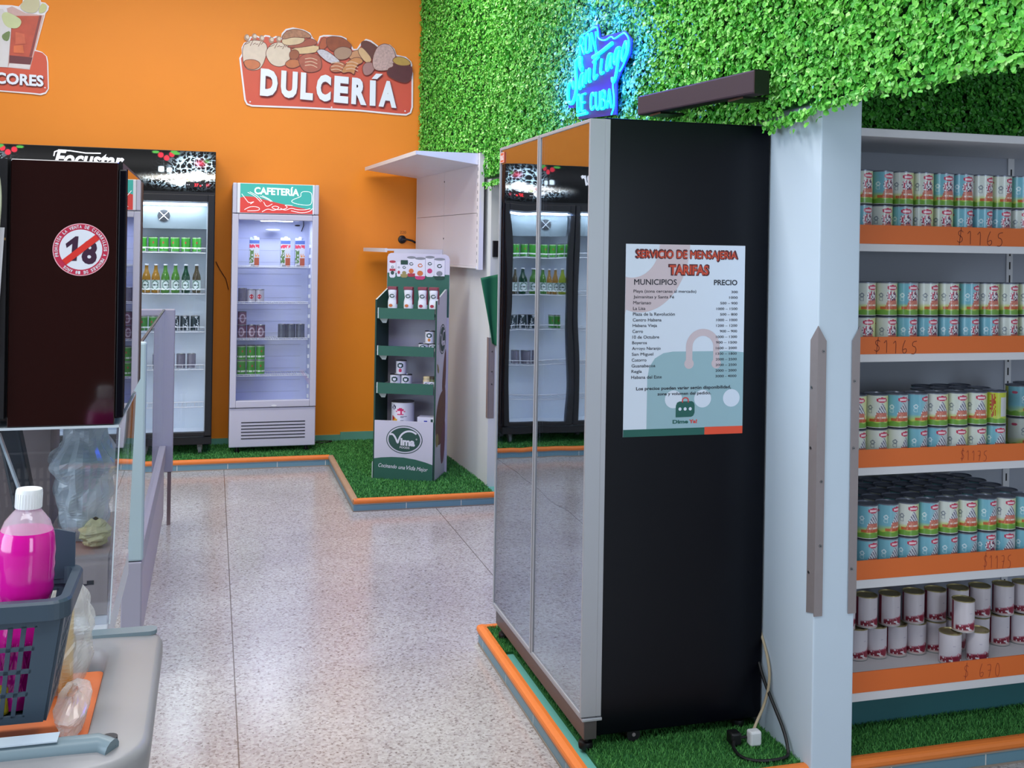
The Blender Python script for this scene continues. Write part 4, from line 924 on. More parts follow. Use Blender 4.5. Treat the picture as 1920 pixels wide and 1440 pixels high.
for i, x in enumerate((.222, .291, .358)): put('c_wine', (x, 8.08, .8975), random.uniform(-.2, .2), 'wine red can, %s from left, lower row, third shelf of the white cooler' % ORD[i], 'can', grp)
put('c_wine', (.222, 8.08, .8975 + .1005), .1, 'wine red can stacked alone on others, third shelf of the white cooler', 'can', grp)
for i, x in enumerate((.515, .58, .647)): put('c_grey', (x, 8.08, .8975), 0, 'plain grey can at right on the third shelf of the white cooler, %s of three' % ORD[i], 'can', grp)
for lev in (0, 1):
    for i, x in enumerate((.222, .291, .358)): put('c_green', (x, 8.08, .6305 + lev * .1085), random.uniform(-.3, .3), 'green beer can, %s row, %s from left, fourth shelf of the white cooler' % (('lower', 'upper')[lev], ORD[i]), 'can', grp)
def carton(x, label):
    t_ = thing('juice_carton', label, 'carton', (x, 8.09, 1.4325), 0, 'juice cartons in the white cooler')
    w, h = .035, .195
    def face(art_seed):
        xs_ = np.linspace(-w, w, 15); zs_ = np.linspace(0, h, 31); X, Z = np.meshgrid(xs_, zs_)
        Pq = np.stack([X, np.full_like(X, -w - .0006), Z], -1)
        u, v_ = np.meshgrid((np.arange(14) + .5) / 14, (np.arange(30) + .5) / 30)
        b = np.full(u.shape + (3,), 1.0) * np.array([206, 206, 214.]); b = lay(b, (v_ > .86) * 1.0, (96, 120, 190)); b = lay(b, ((v_ > .70) & (v_ < .85) & (hsh(u * 9, v_ * 24, art_seed) > .25)) * 1.0, (222, 70, 96))
        b = lay(b, ((u < .45) & (v_ > .12) & (v_ < .62) & (hsh(u * 12, v_ * 22, art_seed) > .3)) * 1.0, (96, 132, 70) if art_seed != 2 else (150, 120, 70)); b = lay(b, ((u > .5) & (v_ < .35)) * 1.0, (176, 88, 60)); b = lay(b, ((u > .55) & (v_ > .36) & (v_ < .5) & (hsh(u * 9, v_ * 20) > .4)) * 1.0, (230, 150, 80)); b = lay(b, (v_ < .07) * (hsh(u * 12, 0) > .5), (60, 60, 70))
        return paint_grid(Pq, lin_np(np.clip(b, 0, 255)), painted('carton_print', .45), 'front_print', False)
    mb = MB(); mb.box(-w, -w, 0, w, w, h, mat('carton_blue_grey', (150, 160, 196), .5)); mb.hexa([(-w, -w, h), (w, -w, h), (w, w, h), (-w, w, h), (-w, -.006, h + .02), (w, -.006, h + .02), (w, .006, h + .02), (-w, .006, h + .02)], mat('carton_blue_grey', (150, 160, 196), .5))
    mb.build('carton_body', t_, local=True, bevel=.002)
    f = bpy.data.objects.new('front_print', face(int(x * 100) % 3)); COL.objects.link(f); f.parent = t_
    MB().lathe([(.013, h + .004), (.013, h + .026), (.011, h + .028), (0, h + .028)], (.004, -.016, 0), white_plastic, 16).build('cap', t_, local=True)
for x, lb in ((.302, 'juice carton standing alone at left on the top shelf of the white cooler'), (.528, 'juice carton in the middle of the top shelf of the white cooler'), (.634, 'juice carton at the right end of the top shelf of the white cooler')): carton(x, lb)
# ================================================================== cardboard display stand (turned towards the aisle)
green_card = mat('green_card', (44, 98, 80), .6); dgreen = mat('dark_green_card', (24, 66, 52), .6); card_w = mat('white_card', (206, 202, 214), .6); card_edge = mat('card_edge', (196, 206, 200), .7)
VR = math.radians(-25.1)
t = thing('display_stand', 'green and white cardboard display stand with four tiers on the turf, turned towards the aisle', 'display stand', (1.228, 6.85, PT), VR)
def Z(a): return a - PT
mb = MB()
bp2 = [(-.215, .0), (.222, .0), (.222, 1.40), (.222, Z(1.515)), (.212, Z(1.538)), (.19, Z(1.548)), (-.19, Z(1.553)), (-.207, Z(1.545)), (-.215, Z(1.525))]
mb.prism(bp2, (0, .30, 0), (1, 0, 0), (0, 0, 1), (0, -1, 0), 0, .008, card_w)
bp = mb.build('back_panel', t, local=True)
mb = MB(); d = -.2915; PFv = dict(o=(0, 0, 0), ex=(1, 0, 0), ey=(0, 0, 1), ez=(0, -1, 0))
mb.flat([(-.214, Z(1.12)), (.221, Z(1.12)), (.221, Z(1.41)), (-.214, Z(1.418))], d=d, m=green_card, **PFv)
pr_r, pr_o, pr_k, gr = mat('print_red', (170, 40, 62), .5), mat('print_orange', (206, 110, 50), .5), mat('print_dark_green', (26, 62, 58), .5), mat('print_grey', (130, 132, 138), .5)
pw = mat('print_white', (222, 220, 228), .5); pkh = mat('print_khaki', (150, 136, 80), .5); pmg = mat('print_magenta', (196, 50, 110), .5)
def ringlogo(mb, x, z, r, d, m=pr_k, F=PFv):
    for q in stroke([(x + r * math.cos(a), z + r * .72 * math.sin(a)) for a in np.linspace(.7, 6.6, 16)], r * .42): mb.flat(q, d=d, m=m, **F)
def pic_can(x, z, w, h, lidm, spot, base=None, dd=0.0):
    q = [(x - w / 2, z + .006), (x - w * .3, z - .004), (x + w * .3, z - .004), (x + w / 2, z + .006), (x + w / 2, z + h), (x - w / 2, z + h)]
    mb.flat(q, d=d + .0006 + dd, m=pw, **PFv); mb.flat(ellipse(x, z + h, w * .54, .009, 20), d=d + .001 + dd, m=lidm, **PFv)
    ringlogo(mb, x, z + h * .66, w * .2, d + .0014 + dd, spot if base is pmg else pr_k)
    mb.flat(ellipse(x, z + h * .28, w * .3, h * .13, 14), d=d + .0012 + dd, m=spot, **PFv)
    if base: mb.flat([(x - w / 2, z + .006), (x - w * .3, z - .004), (x + w * .3, z - .004), (x + w / 2, z + .006), (x + w / 2, z + .02), (x - w / 2, z + .02)], d=d + .0013 + dd, m=base, **PFv)
b0 = Z(1.40)
pic_can(-.178, b0 - .012, .042, .105, pr_r, pr_k); mb.flat([(-.198, b0 + .03), (-.158, b0 + .03), (-.158, b0 + .045), (-.198, b0 + .045)], d=d + .002, m=pr_r, **PFv)
pic_can(-.133, b0 - .004, .030, .09, pw, pr_r); pic_can(-.046, b0 - .004, .058, .128, gr, pr_o, pr_r); pic_can(.084, b0 - .002, .06, .13, gr, pmg)
pic_can(-.095, b0 - .01, .05, .10, pkh, pkh, pkh, .0012); mb.flat([(-.12, b0 + .075), (-.07, b0 + .075), (-.07, b0 + .105), (-.12, b0 + .105)], d=d + .0032, m=dgreen, **PFv)
pic_can(.017, b0 - .022, .07, .14, gr, pr_o, pmg, .0016); pic_can(.152, b0 - .02, .072, .135, gr, gr, dgreen, .0016)
mb.build('printed_front', bp, local=True)
# sides
for sx, xs_, lab in ((-1, -.203, 'side_panel'), (1, .203, 'side_panel')):
    mb = MB(); s2 = [(0.0, 0), (.29, 0), (.29, Z(1.312)), (.262, Z(1.312)), (.0, Z(1.247))]
    mb.prism(s2, (xs_ - .005, 0, 0), (0, 1, 0), (0, 0, 1), (1, 0, 0), 0, .010, card_w if sx > 0 else dgreen, card_edge)
    if sx < 0: pass
    else: mb.box(.1965, .004, .002, .1978, .288, Z(1.24), dgreen)
    mb.box(xs_ - .0052, -.0016, 0, xs_ + .0052, .0004, Z(1.247), dgreen)
    if sx > 0:
        SF = dict(o=(0, 0, 0), ex=(0, 1, 0), ey=(0, 0, 1), ez=(1, 0, 0)); dx = .2086; cz = Z(.985)
        mb.flat(ellipse(.17, cz, .098, .100, 36), d=dx, m=pr_k, **SF); mb.flat(ellipse(.17, cz, .088, .092, 36), d=dx + .0005, m=card_w, **SF); mb.flat(ellipse(.17, cz, .080, .084, 36), d=dx + .001, m=pr_k, **SF)
        for q in stroke(chaikin([(.105, cz + .03), (.125, cz + .035), (.145, cz - .045), (.16, cz + .01), (.19, cz + .055), (.225, cz + .05)], 2, False), .012): mb.flat(q, d=dx + .0015, m=card_w, **SF)
        mb.text('ima', (dx + .2068 - .2053 - .2086 + .2086 + .0002, .155, cz - .045), (0, 1, 0), (0, 0, 1), .08, .045, card_w, .05); 
        choc_ = mat('print_brown', (104, 62, 48), .5, noise=.35, scale=40); pl_ = mat('print_plum', (112, 58, 72), .5)
        mb.flat(chaikin([(.0, Z(.44)), (.05, Z(.56)), (.12, Z(.62)), (.2, Z(.64)), (.285, Z(.68)), (.285, Z(.40)), (.2, Z(.30)), (.1, Z(.28)), (.02, Z(.34))], 2), d=dx + .0002, m=choc_, **SF)
        mb.flat(chaikin([(.17, Z(.64)), (.2, Z(.78)), (.24, Z(.88)), (.284, Z(.93)), (.284, Z(.66)), (.23, Z(.64))], 2), d=dx + .0006, m=choc_, **SF)
        mb.flat(chaikin([(.16, Z(.34)), (.24, Z(.4)), (.284, Z(.44)), (.284, Z(.26)), (.25, Z(.16)), (.19, Z(.14)), (.155, Z(.22))], 2), d=dx + .0008, m=pl_, **SF)
        mb.flat(chaikin([(.005, Z(.36)), (.06, Z(.38)), (.1, Z(.34)), (.09, Z(.29)), (.03, Z(.28))], 2), d=dx + .0009, m=pkh, **SF); mb.flat(chaikin([(.02, Z(.84)), (.06, Z(.82)), (.09, Z(.78)), (.05, Z(.76))], 2), d=dx + .0009, m=pkh, **SF)
    mb.build(lab, t, local=True)
for zt, zb in ((1.193, 1.123), (.944, .881), (.702, .632)):
    mb = MB(); mb.box(-.197, .012, Z(zt) - .035, .197, .287, Z(zt) - .027, card_w); mb.box(-.188, -.006, Z(zb), .192, .004, Z(zt), green_card); mb.box(-.190, -.0068, Z(zb) + .002, -.183, .0045, Z(zt) + .0015, card_edge)
    mb.box(-.19, -.0005, Z(zb), -.188, .06, Z(zt), green_card)
    mb.prism([(-.188, Z(zb)), (-.165, Z(zb) - .03), (-.14, Z(zb) - .03), (-.13, Z(zb))], (0, .012, 0), (1, 0, 0), (0, 0, 1), (0, -1, 0), -.02, -.015, card_edge)
    mb.build('tier', t, local=True)
# white lower front with the oval crest and the green foot
mb = MB(); mb.box(-.198, -.008, .0, .196, .004, Z(.455), card_w); mb.box(-.197, .004, Z(.40), .195, .287, Z(.408), card_w)
crv = [(-.199, .012), (.197, .012), (.197, Z(.178)), (.15, Z(.193)), (.08, Z(.209)), (.0, Z(.219)), (-.08, Z(.219)), (-.15, Z(.213)), (-.199, Z(.205))]
fd = .0084
mb.flat(crv, d=fd, m=green_card, **PFv); mb.flat([(-.199, 0), (.197, 0), (.197, .014), (-.199, .014)], d=fd + .0001, m=green_card, **PFv)
cx, cz = .005, Z(.335)
for k, (rx, ry, m_) in enumerate(((.122, .092, pr_k), (.1165, .087, card_w), (.107, .079, mat('crest_green', (38, 76, 66), .5)))): mb.flat(ellipse(cx, cz, rx, ry, 48), d=fd + .0005 * k, m=m_, **PFv)
sw = chaikin([(-.098, .032), (-.078, .036), (-.058, .01), (-.044, -.028), (-.038, .0), (-.02, .035), (.012, .056), (.05, .058), (.082, .04)], 3, False)
for i_, q in enumerate(stroke([(cx + a, cz + b_) for a, b_ in sw], .0115)): mb.flat(q, d=fd + .0016 + .00002 * i_, m=pw, **PFv)
mb.text('ima', (cx - .026, -fd - .0022, cz - .038), (1, 0, -.04), (0, 0, 1), .098, .05, pw, .05); mb.text('FOODS', (cx - .03, -fd - .0022, cz - .056), (1, 0, -.04), (0, 0, 1), .066, .013, pw, .02)
for q in stroke([(cx + .082 + .004 * math.cos(a), cz + .006 + .004 * math.sin(a)) for a in np.linspace(0, 6.3, 9)], .002): mb.flat(q, d=fd + .002, m=pw, **PFv)
for s_, x, w_, h_ in (('Cocinando', -.168, .125, .026), ('una', -.032, .045, .017), ('Vida', .022, .06, .027), ('Mejor', .09, .075, .033)):
    mb.text(s_, (x, -fd - .0006, Z(.150) - (x + .168) * .05 - (.008 if s_ == 'Mejor' else 0)), (1, 0, -.05), (0, 0, 1), w_, h_, pw, .012, .35)
mb.box(-.214, -.002, 0, -.2085, .02, .11, card_edge)
mb.build('front_panel', t, local=True)
# goods on the stand
VM = XF[t.name]
def vl(x, y, za): q = VM @ Vector((x, y, za - PT)); return (q.x, q.y, q.z)
red_cap = mat('red_bottle_cap', (128, 26, 50), .35)
def sauce(x, spot, label):
    s_ = thing('sauce_bottle', label, 'bottle', vl(x, .045, 1.1672), VR, 'sauce bottles on the display stand')
    prof = [(.50, 0), (.96, .006), (1.0, .02), (.98, .05), (.78, .078), (.92, .105), (.98, .122), (.9, .128)]
    mb = MB(); n = 22; vs, fs = [], []
    for r, z in prof:
        for k in range(n):
            a = 2 * math.pi * k / n; vs.append((.0315 * r * math.copysign(abs(math.cos(a)) ** .7, math.cos(a)), .0185 * r * math.copysign(abs(math.sin(a)) ** .7, math.sin(a)), z + .018))
    fs = [(i * n + k, i * n + (k + 1) % n, (i + 1) * n + (k + 1) % n, (i + 1) * n + k) for i in range(len(prof) - 1) for k in range(n)]; mb.add(vs, fs, white_plastic, True); mb.add(vs[:n], [tuple(range(n))[::-1]], white_plastic)
    mb.lathe([(.010, 0), (.014, .006), (.013, .018)], (0, 0, 0), white_plastic, 14)
    ringlogo(mb, 0, .105, .014, .0196); mb.flat([(-.016, .078), (.016, .078), (.016, .084), (-.016, .084)], d=.0152, m=gr, **PFv); mb.flat(ellipse(-.008, .042, .013, .010, 14), d=.0196, m=spot, **PFv)
    mb.build('bottle_body', s_, local=True)
    mb = MB(); mb.box(-.031, -.019, .1465, .031, .019, .166, red_cap); mb.box(.028, -.012, .05, .0335, .017, .1465, red_cap); mb.build('cap', s_, local=True, bevel=.004)
for x, sp, lb in ((-.104, pr_o, 'white sauce bottle with red cap, leftmost on the top tier of the display stand'), (.004, pr_o, 'white sauce bottle with red cap, second from left on the stand\'s top tier'), (.100, pr_r, 'white sauce bottle with red cap, third from left on the stand\'s top tier'), (.175, pr_r, 'white sauce bottle on the top tier, partly behind the right side panel')): sauce(x, sp, lb)
def small_tin(x, y, za, r, h, spot, label, big=False, base=None):
    def art(U, V):
        b = np.full(U.shape + (3,), 1.0) * np.array([222, 222, 230.]); s_ = 1.0
        if big:
            b = lay(b, (np.hypot(U / 21, (V - .64) / .15) < 1) * 1.0, (206, 26, 96)); b = lay(b, (np.abs(V - .62) < .06) * (np.abs(U + 1) < 14) * (hsh(U / 5, 2) > .3), (245, 225, 235)); b = lay(b, (np.hypot((U + 32) / 16, (V - .26) / .12) < 1) * 1.0, (222, 170, 50)); b = lay(b, (np.hypot((U + 44) / 9, (V - .34) / .1) < 1) * 1.0, (170, 50, 40)); b = lay(b, (np.abs(np.hypot((U + 36) / 7, (V - .8) / .07) - 1) < .4) * 1.0, (60, 60, 90)); b = lay(b, (np.abs(U - 15) < 14) * (hsh(0 * U, V * 14) > .5) * (V < .45) * (hsh(U / 5, V * 14) > .4) * .6, (110, 110, 130))
        else:
            b = lay(b, (np.abs(np.hypot(U / 26, (V - .66) / .16) - 1) < .35) * 1.0, (30, 66, 62)); b = lay(b, (np.hypot((U) / 18, (V - .26) / .15) < 1) * 1.0, spot); 
            if base: b = lay(b, (V < .12) * 1.0, base)
        return b
    key = 'tin_%s' % label; proto(key, 'food_tin', art, r, h, 44, 24, tin, label_m); return put(key, vl(x, y, za), VR + .05, label, 'tin', 'white tins on the display stand')
small_tin(.150, .055, .9092 + .0555, .032, .082, (206, 130, 50), 'small white tin stacked on two low tins on the second tier')
small_tin(.108, .055, .9092, .033, .054, (206, 130, 50), 'low white tin at lower left of the small stack on the second tier'); small_tin(.176, .056, .9092, .033, .054, (206, 130, 50), 'low white tin at lower right of the small stack on the second tier')
small_tin(-.080, .06, .6672, .036, .088, (170, 150, 170), 'white tin at lower left of the three-tin pyramid on the third tier'); small_tin(-.004, .06, .6672, .036, .088, (160, 150, 190), 'white tin at lower right of the three-tin pyramid on the third tier'); small_tin(-.042, .06, .6672 + .0895, .035, .090, (196, 50, 90), 'white tin with a red fruit picture on top of the three-tin pyramid')
small_tin(-.035, .09, .4092, .076, .165, (200, 40, 90), 'large white tin with magenta logo behind the front panel of the display stand', True)
def jar(x, lidm, fill, label):
    j = thing('glass_jar', label, 'jar', vl(x, .05, .6672), VR, 'jars on the display stand')
    MB().lathe([(.025, 0), (.028, .004), (.028, .055), (.024, .063), (.024, .066)], (0, 0, 0), fill, 20).build('jar_body', j, local=True)
    MB().lathe([(.0262, .066), (.0262, .078), (.024, .08), (0, .08)], (0, 0, 0), lidm, 20).build('lid', j, local=True)
    mb = MB(); a = [i * .15 - .75 for i in range(11)]; v = [(.0286 * math.sin(q), -.0286 * math.cos(q), z) for z in (.012, .048) for q in a]; mb.add(v, [(i, i + 1, i + 12, i + 11) for i in range(10)], pw, True); ringlogo(mb, 0, .033, .008, .0292); mb.build('label', j, local=True)
jar(.138, mat('cream_jar_lid', (214, 196, 150), .4), mat('cream_jar_fill', (206, 190, 150), .3), 'small glass jar with cream lid at right on the third tier of the display stand'); jar(.176, mat('dark_jar_lid', (70, 62, 50), .4), mat('olive_jar_fill', (96, 100, 66), .3), 'small glass jar with dark lid behind the right side panel on the third tier')
mb = MB(); mb.box(-.055, -.04, 0, .055, .04, .072, pw); mb.box(-.01, -.0404, .04, .012, -.0399, .05, mat('print_blue', (60, 70, 170), .5)); mb.box(.035, -.0404, .038, .05, -.0399, .06, pr_k)
o = mb.build('food_carton', local=True, bevel=.0015); o.location = vl(.135, .07, .4092); o.rotation_euler[2] = VR; tag(o, 'white food carton with a blue mark beside the large tin on the display stand', 'carton')
mb = MB(); mb.box(-.045, -.03, 0, .045, .03, .008, card_edge); o = mb.build('price_card', local=True); o.location = vl(-.06, .05, .9092); o.rotation_euler[2] = VR + .1; tag(o, 'white card lying at left on the second tier of the display stand', 'card')
mb = MB(); mb.box(-.04, -.03, 0, .04, .03, .016, dark_grey); o = mb.build('black_tray', local=True); o.location = vl(.028, .05, .9092); o.rotation_euler[2] = VR; tag(o, 'flat black tray beside the small tin stack on the second tier', 'tray')
mb = MB(); mb.box(-.03, -.025, 0, .03, .025, .014, dark_grey); o = mb.build('black_tray', local=True); o.location = vl(.075, .06, .6672); o.rotation_euler[2] = VR; tag(o, 'flat black tray between the tin pyramid and the jars on the third tier', 'tray')

# ================================================================== white shelf unit on the rear wall
WR = math.atan2(-.10, 1.56)
t = thing('wall_shelf_unit', 'white metal shelf unit with sloping canopy on the rear wall, above the cardboard stand', 'shelf unit', (1.668, 6.70, 1.47))
A, B = Vector((1.662, 6.70, 0)), Vector((1.560, 8.30, 0)); ey = (B - A).normalized(); en = Vector((-ey.y, ey.x, 0))       # en points into the aisle (-x)
if en.x > 0: en = -en
Lw = (B - A).length
def fr(mb, y0, z0, d0, y1, z1, d1, m):
    c = [A + ey * y + en * d + Vector((0, 0, z)) for z in (z0, z1) for (y, d) in ((y0, d0), (y0, d1), (y1, d1), (y1, d0))]
    mb.hexa(c, m)
mb = MB()
for k, (za, zb) in enumerate(((1.478, 1.823), (1.826, 2.19))):
    for h in (0, 1): fr(mb, .012 + h * (Lw - .02) / 2, za, -.012, .008 + (h + 1) * (Lw - .02) / 2, zb, 0, mat('white_backboard', (214, 210, 216), .5))
mb.build('back_panel', t)
mb = MB(); fr(mb, -.035, 1.455, -.03, .012, 2.215, .0, white_metal)
for z in np.arange(1.50, 2.2, .05): fr(mb, .002, z, .0002, .006, z + .022, .0012, dark_grey)
mb.build('upright', t); 
mb = MB(); fr(mb, Lw - .012, 1.455, -.03, Lw + .012, 2.215, .0, white_metal); fr(mb, 0, 1.462, -.012, Lw, 1.477, .006, white_metal); mb.build('lower_rail', t)
mb = MB()
for h in (0, 1):
    y0 = .0 + h * Lw / 2 + .001; y1 = (h + 1) * Lw / 2 - .001
    def pt(y, d, z): return A + ey * y + en * d + Vector((0, 0, z))
    v = [pt(y0, 0.002, 2.14), pt(y0, .415, 2.19), pt(y1, .415, 2.19), pt(y1, 0.002, 2.14), pt(y0, 0.002, 2.214), pt(y0, .415, 2.212), pt(y1, .415, 2.212), pt(y1, 0.002, 2.214)]
    mb.hexa(v, mat('canopy_white', (226, 226, 236), .4)); fr(mb, y0, 2.186, .414, y1, 2.2125, .421, white_metal)
mb.build('canopy', t)
mb = MB(); y0, y1 = Lw / 2 + .02, Lw - .01; fr(mb, y0, 1.566, .002, y1, 1.580, .41, white_metal); fr(mb, y0, 1.556, .41, y1, 1.584, .425, white_metal); fr(mb, y0, 1.54, .002, y0 + .004, 1.566, .36, white_metal); mb.build('shelf', t)
mb = MB()
for z in (2.07, 1.66):
    c = A + ey * (Lw / 2) + Vector((0, 0, z)); mb.cyl(c, c + en * .003, .006, dark_grey, 10)
mb.build('fixing_screw', t)

# ================================================================== sign boards on the orange wall
YS = 8.349
SG = dict(o=(0, 0, 0), ex=(1, 0, 0), ey=(0, 0, 1), ez=(0, -1, 0))
board_w = mat('sign_white_edge', (240, 236, 238), .4); board_r = mat('sign_red', (214, 88, 60), .4, noise=.05, scale=5); sh_ = mat('sign_letter_shadow', (104, 52, 56), .5); lw_ = mat('sign_letter_white', (236, 242, 250), .4)
def inset(p, f, c=None):
    n = len(p); out = []
    ar = sum(p[i][0] * p[(i + 1) % n][1] - p[(i + 1) % n][0] * p[i][1] for i in range(n)); sg = 1 if ar > 0 else -1
    for i in range(n):
        a, b_, c_ = p[i - 1], p[i], p[(i + 1) % n]
        n1 = Vector((-(b_[1] - a[1]), b_[0] - a[0])).normalized(); n2 = Vector((-(c_[1] - b_[1]), c_[0] - b_[0])).normalized(); q = (n1 + n2); q = q.normalized() if q.length > .2 else n1
        out.append((b_[0] + sg * q.x * f, b_[1] + sg * q.y * f))
    return out
DUL = [(.176, 3.013), (.195, 3.05), (.192, 3.095), (.209, 3.132), (.24, 3.149), (.257, 3.186), (.292, 3.178), (.306, 3.195), (.336, 3.181), (.366, 3.204), (.401, 3.201), (.416, 3.184), (.446, 3.202), (.471, 3.196), (.487, 3.188), (.49, 3.225), (.52, 3.261), (.575, 3.277), (.656, 3.266), (.707, 3.244), (.726, 3.209), (.764, 3.175), (.778, 3.223), (.809, 3.235), (.85, 3.238), (.943, 3.238), (.987, 3.222), (.993, 3.196), (1.026, 3.173), (1.043, 3.142), (1.069, 3.144), (1.099, 3.193), (1.14, 3.228), (1.182, 3.218), (1.241, 3.177), (1.272, 3.198), (1.33, 3.196), (1.368, 3.164), (1.385, 3.118), (1.459, 3.107), (1.503, 3.073), (1.512, 3.047), (1.508, 3.015), (1.52, 2.979), (1.523, 2.709), (1.509, 2.661), (1.472, 2.640), (1.392, 2.641), (1.097, 2.655), (.686, 2.655), (.276, 2.649), (.236, 2.662), (.218, 2.697)]
t = thing('wall_sign', 'cut-out pastry sign with white capitals on the orange wall, next to the green hedge', 'sign', (.85, 8.34, 2.65))
mb = MB(); mb.prism(DUL, d0=-YS, d1=-YS + .012, m=board_w, **SG)
mb.flat(inset(DUL, .013), d=-YS + .0125, m=board_r, **SG)
for x, z in ((.262, 2.685), (.88, 2.675), (1.46, 2.675)): mb.flat(ellipse(x, z, .006, .006, 10), d=-YS + .014, m=board_w, **SG)
mb.build('board', t)
SHP = dict(cup1=[(.211, 3.117), (.278, 3.152), (.367, 3.138), (.378, 3.077), (.34, 2.953), (.281, 2.934), (.227, 2.946), (.206, 3.025)], cup2=[(.378, 3.077), (.427, 3.142), (.516, 3.148), (.552, 3.12), (.554, 3.028), (.499, 2.973), (.429, 2.979), (.389, 3.027)], cupbase1=[(.209, 2.995), (.28, 3.01), (.33, 2.988), (.325, 2.952), (.281, 2.931), (.232, 2.941)],
 cake1=[(.496, 3.182), (.576, 3.209), (.667, 3.205), (.637, 3.146), (.537, 3.134), (.501, 3.147)], dome=[(.496, 3.198), (.535, 3.247), (.595, 3.264), (.666, 3.251), (.712, 3.213), (.677, 3.2), (.576, 3.203), (.516, 3.179)], cake1c=[(.577, 3.119), (.764, 3.155), (.765, 3.098), (.659, 3.075), (.578, 3.075)], cake1b=[(.537, 3.134), (.637, 3.151), (.677, 3.195), (.728, 3.194), (.764, 3.155), (.618, 3.122), (.557, 3.118)],
 bun1=[(.553, 3.084), (.588, 3.107), (.623, 3.089), (.619, 3.042), (.579, 3.024), (.553, 3.043)], bun2=[(.519, 2.995), (.559, 3.028), (.619, 3.027), (.64, 2.992), (.59, 2.961), (.54, 2.965)], bun3=[(.619, 3.032), (.679, 3.077), (.771, 3.073), (.792, 3.022), (.788, 2.965), (.722, 2.94), (.661, 2.947)],
 tri1=[(.77, 3.124), (.799, 3.219), (.84, 3.201), (.831, 3.128)], tri2=[(.836, 3.16), (.845, 3.222), (.943, 3.224), (.985, 3.201), (1.027, 3.162), (.986, 3.133), (.883, 3.106)], choc=[(1.099, 3.188), (1.14, 3.212), (1.241, 3.161), (1.205, 3.091), (1.164, 3.077), (1.121, 3.137)], roll=[(1.007, 3.098), (1.069, 3.134), (1.121, 3.127), (1.132, 3.065), (1.08, 3.056), (1.018, 3.058)], nut=[(.888, 3.111), (.944, 3.151), (1.017, 3.141), (1.028, 3.1), (.987, 3.056), (.915, 3.051)],
 strudel=[(.76, 3.108), (.821, 3.122), (.93, 3.047), (.925, 3.026), (.854, 3.016), (.781, 3.073)], choc2=[(1.1, 3.157), (1.131, 3.138), (1.19, 3.069), (1.154, 3.035), (1.112, 3.064), (1.074, 3.124)], croi1=[(.864, 2.991), (.915, 3.03), (.972, 3.023), (.978, 2.972), (.916, 2.947), (.87, 2.955)], croi2=[(.957, 2.97), (1.018, 3.058), (1.091, 3.073), (1.117, 3.033), (1.06, 3.008), (1.051, 2.935), (1.019, 2.964), (.968, 2.945)],
 egg=[(1.113, 3.001), (1.143, 3.04), (1.196, 3.038), (1.212, 2.997), (1.176, 2.947), (1.129, 2.939)], coco=[(1.195, 3.059), (1.225, 3.155), (1.277, 3.19), (1.33, 3.178), (1.368, 3.122), (1.365, 3.017), (1.291, 2.991), (1.212, 2.992)], cake_side=[(1.354, 3.048), (1.407, 3.03), (1.493, 3.035), (1.504, 2.994), (1.484, 2.913), (1.42, 2.904), (1.313, 2.95), (1.323, 3.004), (1.365, 3.017)], cake_top=[(1.364, 3.09), (1.417, 3.104), (1.481, 3.077), (1.492, 3.041), (1.407, 3.03), (1.354, 3.058)])
PC = dict(cup1=(226, 208, 188), cup2=(226, 208, 186), cupbase1=(206, 122, 78), dome=(176, 124, 92), cake1=(224, 198, 158), cake1b=(170, 88, 66), cake1c=(226, 194, 146), bun1=(158, 90, 58), bun2=(196, 116, 70), bun3=(178, 96, 74), tri1=(184, 90, 52), tri2=(150, 74, 40), choc=(104, 56, 46), roll=(206, 148, 104), nut=(194, 148, 100), strudel=(206, 200, 208), choc2=(218, 178, 130), croi1=(190, 112, 74), croi2=(204, 138, 84), egg=(168, 122, 118), coco=(196, 164, 158), cake_side=(92, 44, 44), cake_top=(188, 152, 72))
VAR = dict(cup1=.12, cup2=.12, dome=.55, nut=.5, strudel=.45, coco=.5, bun3=.35, tri2=.35, croi1=.3, croi2=.25, choc=.2)
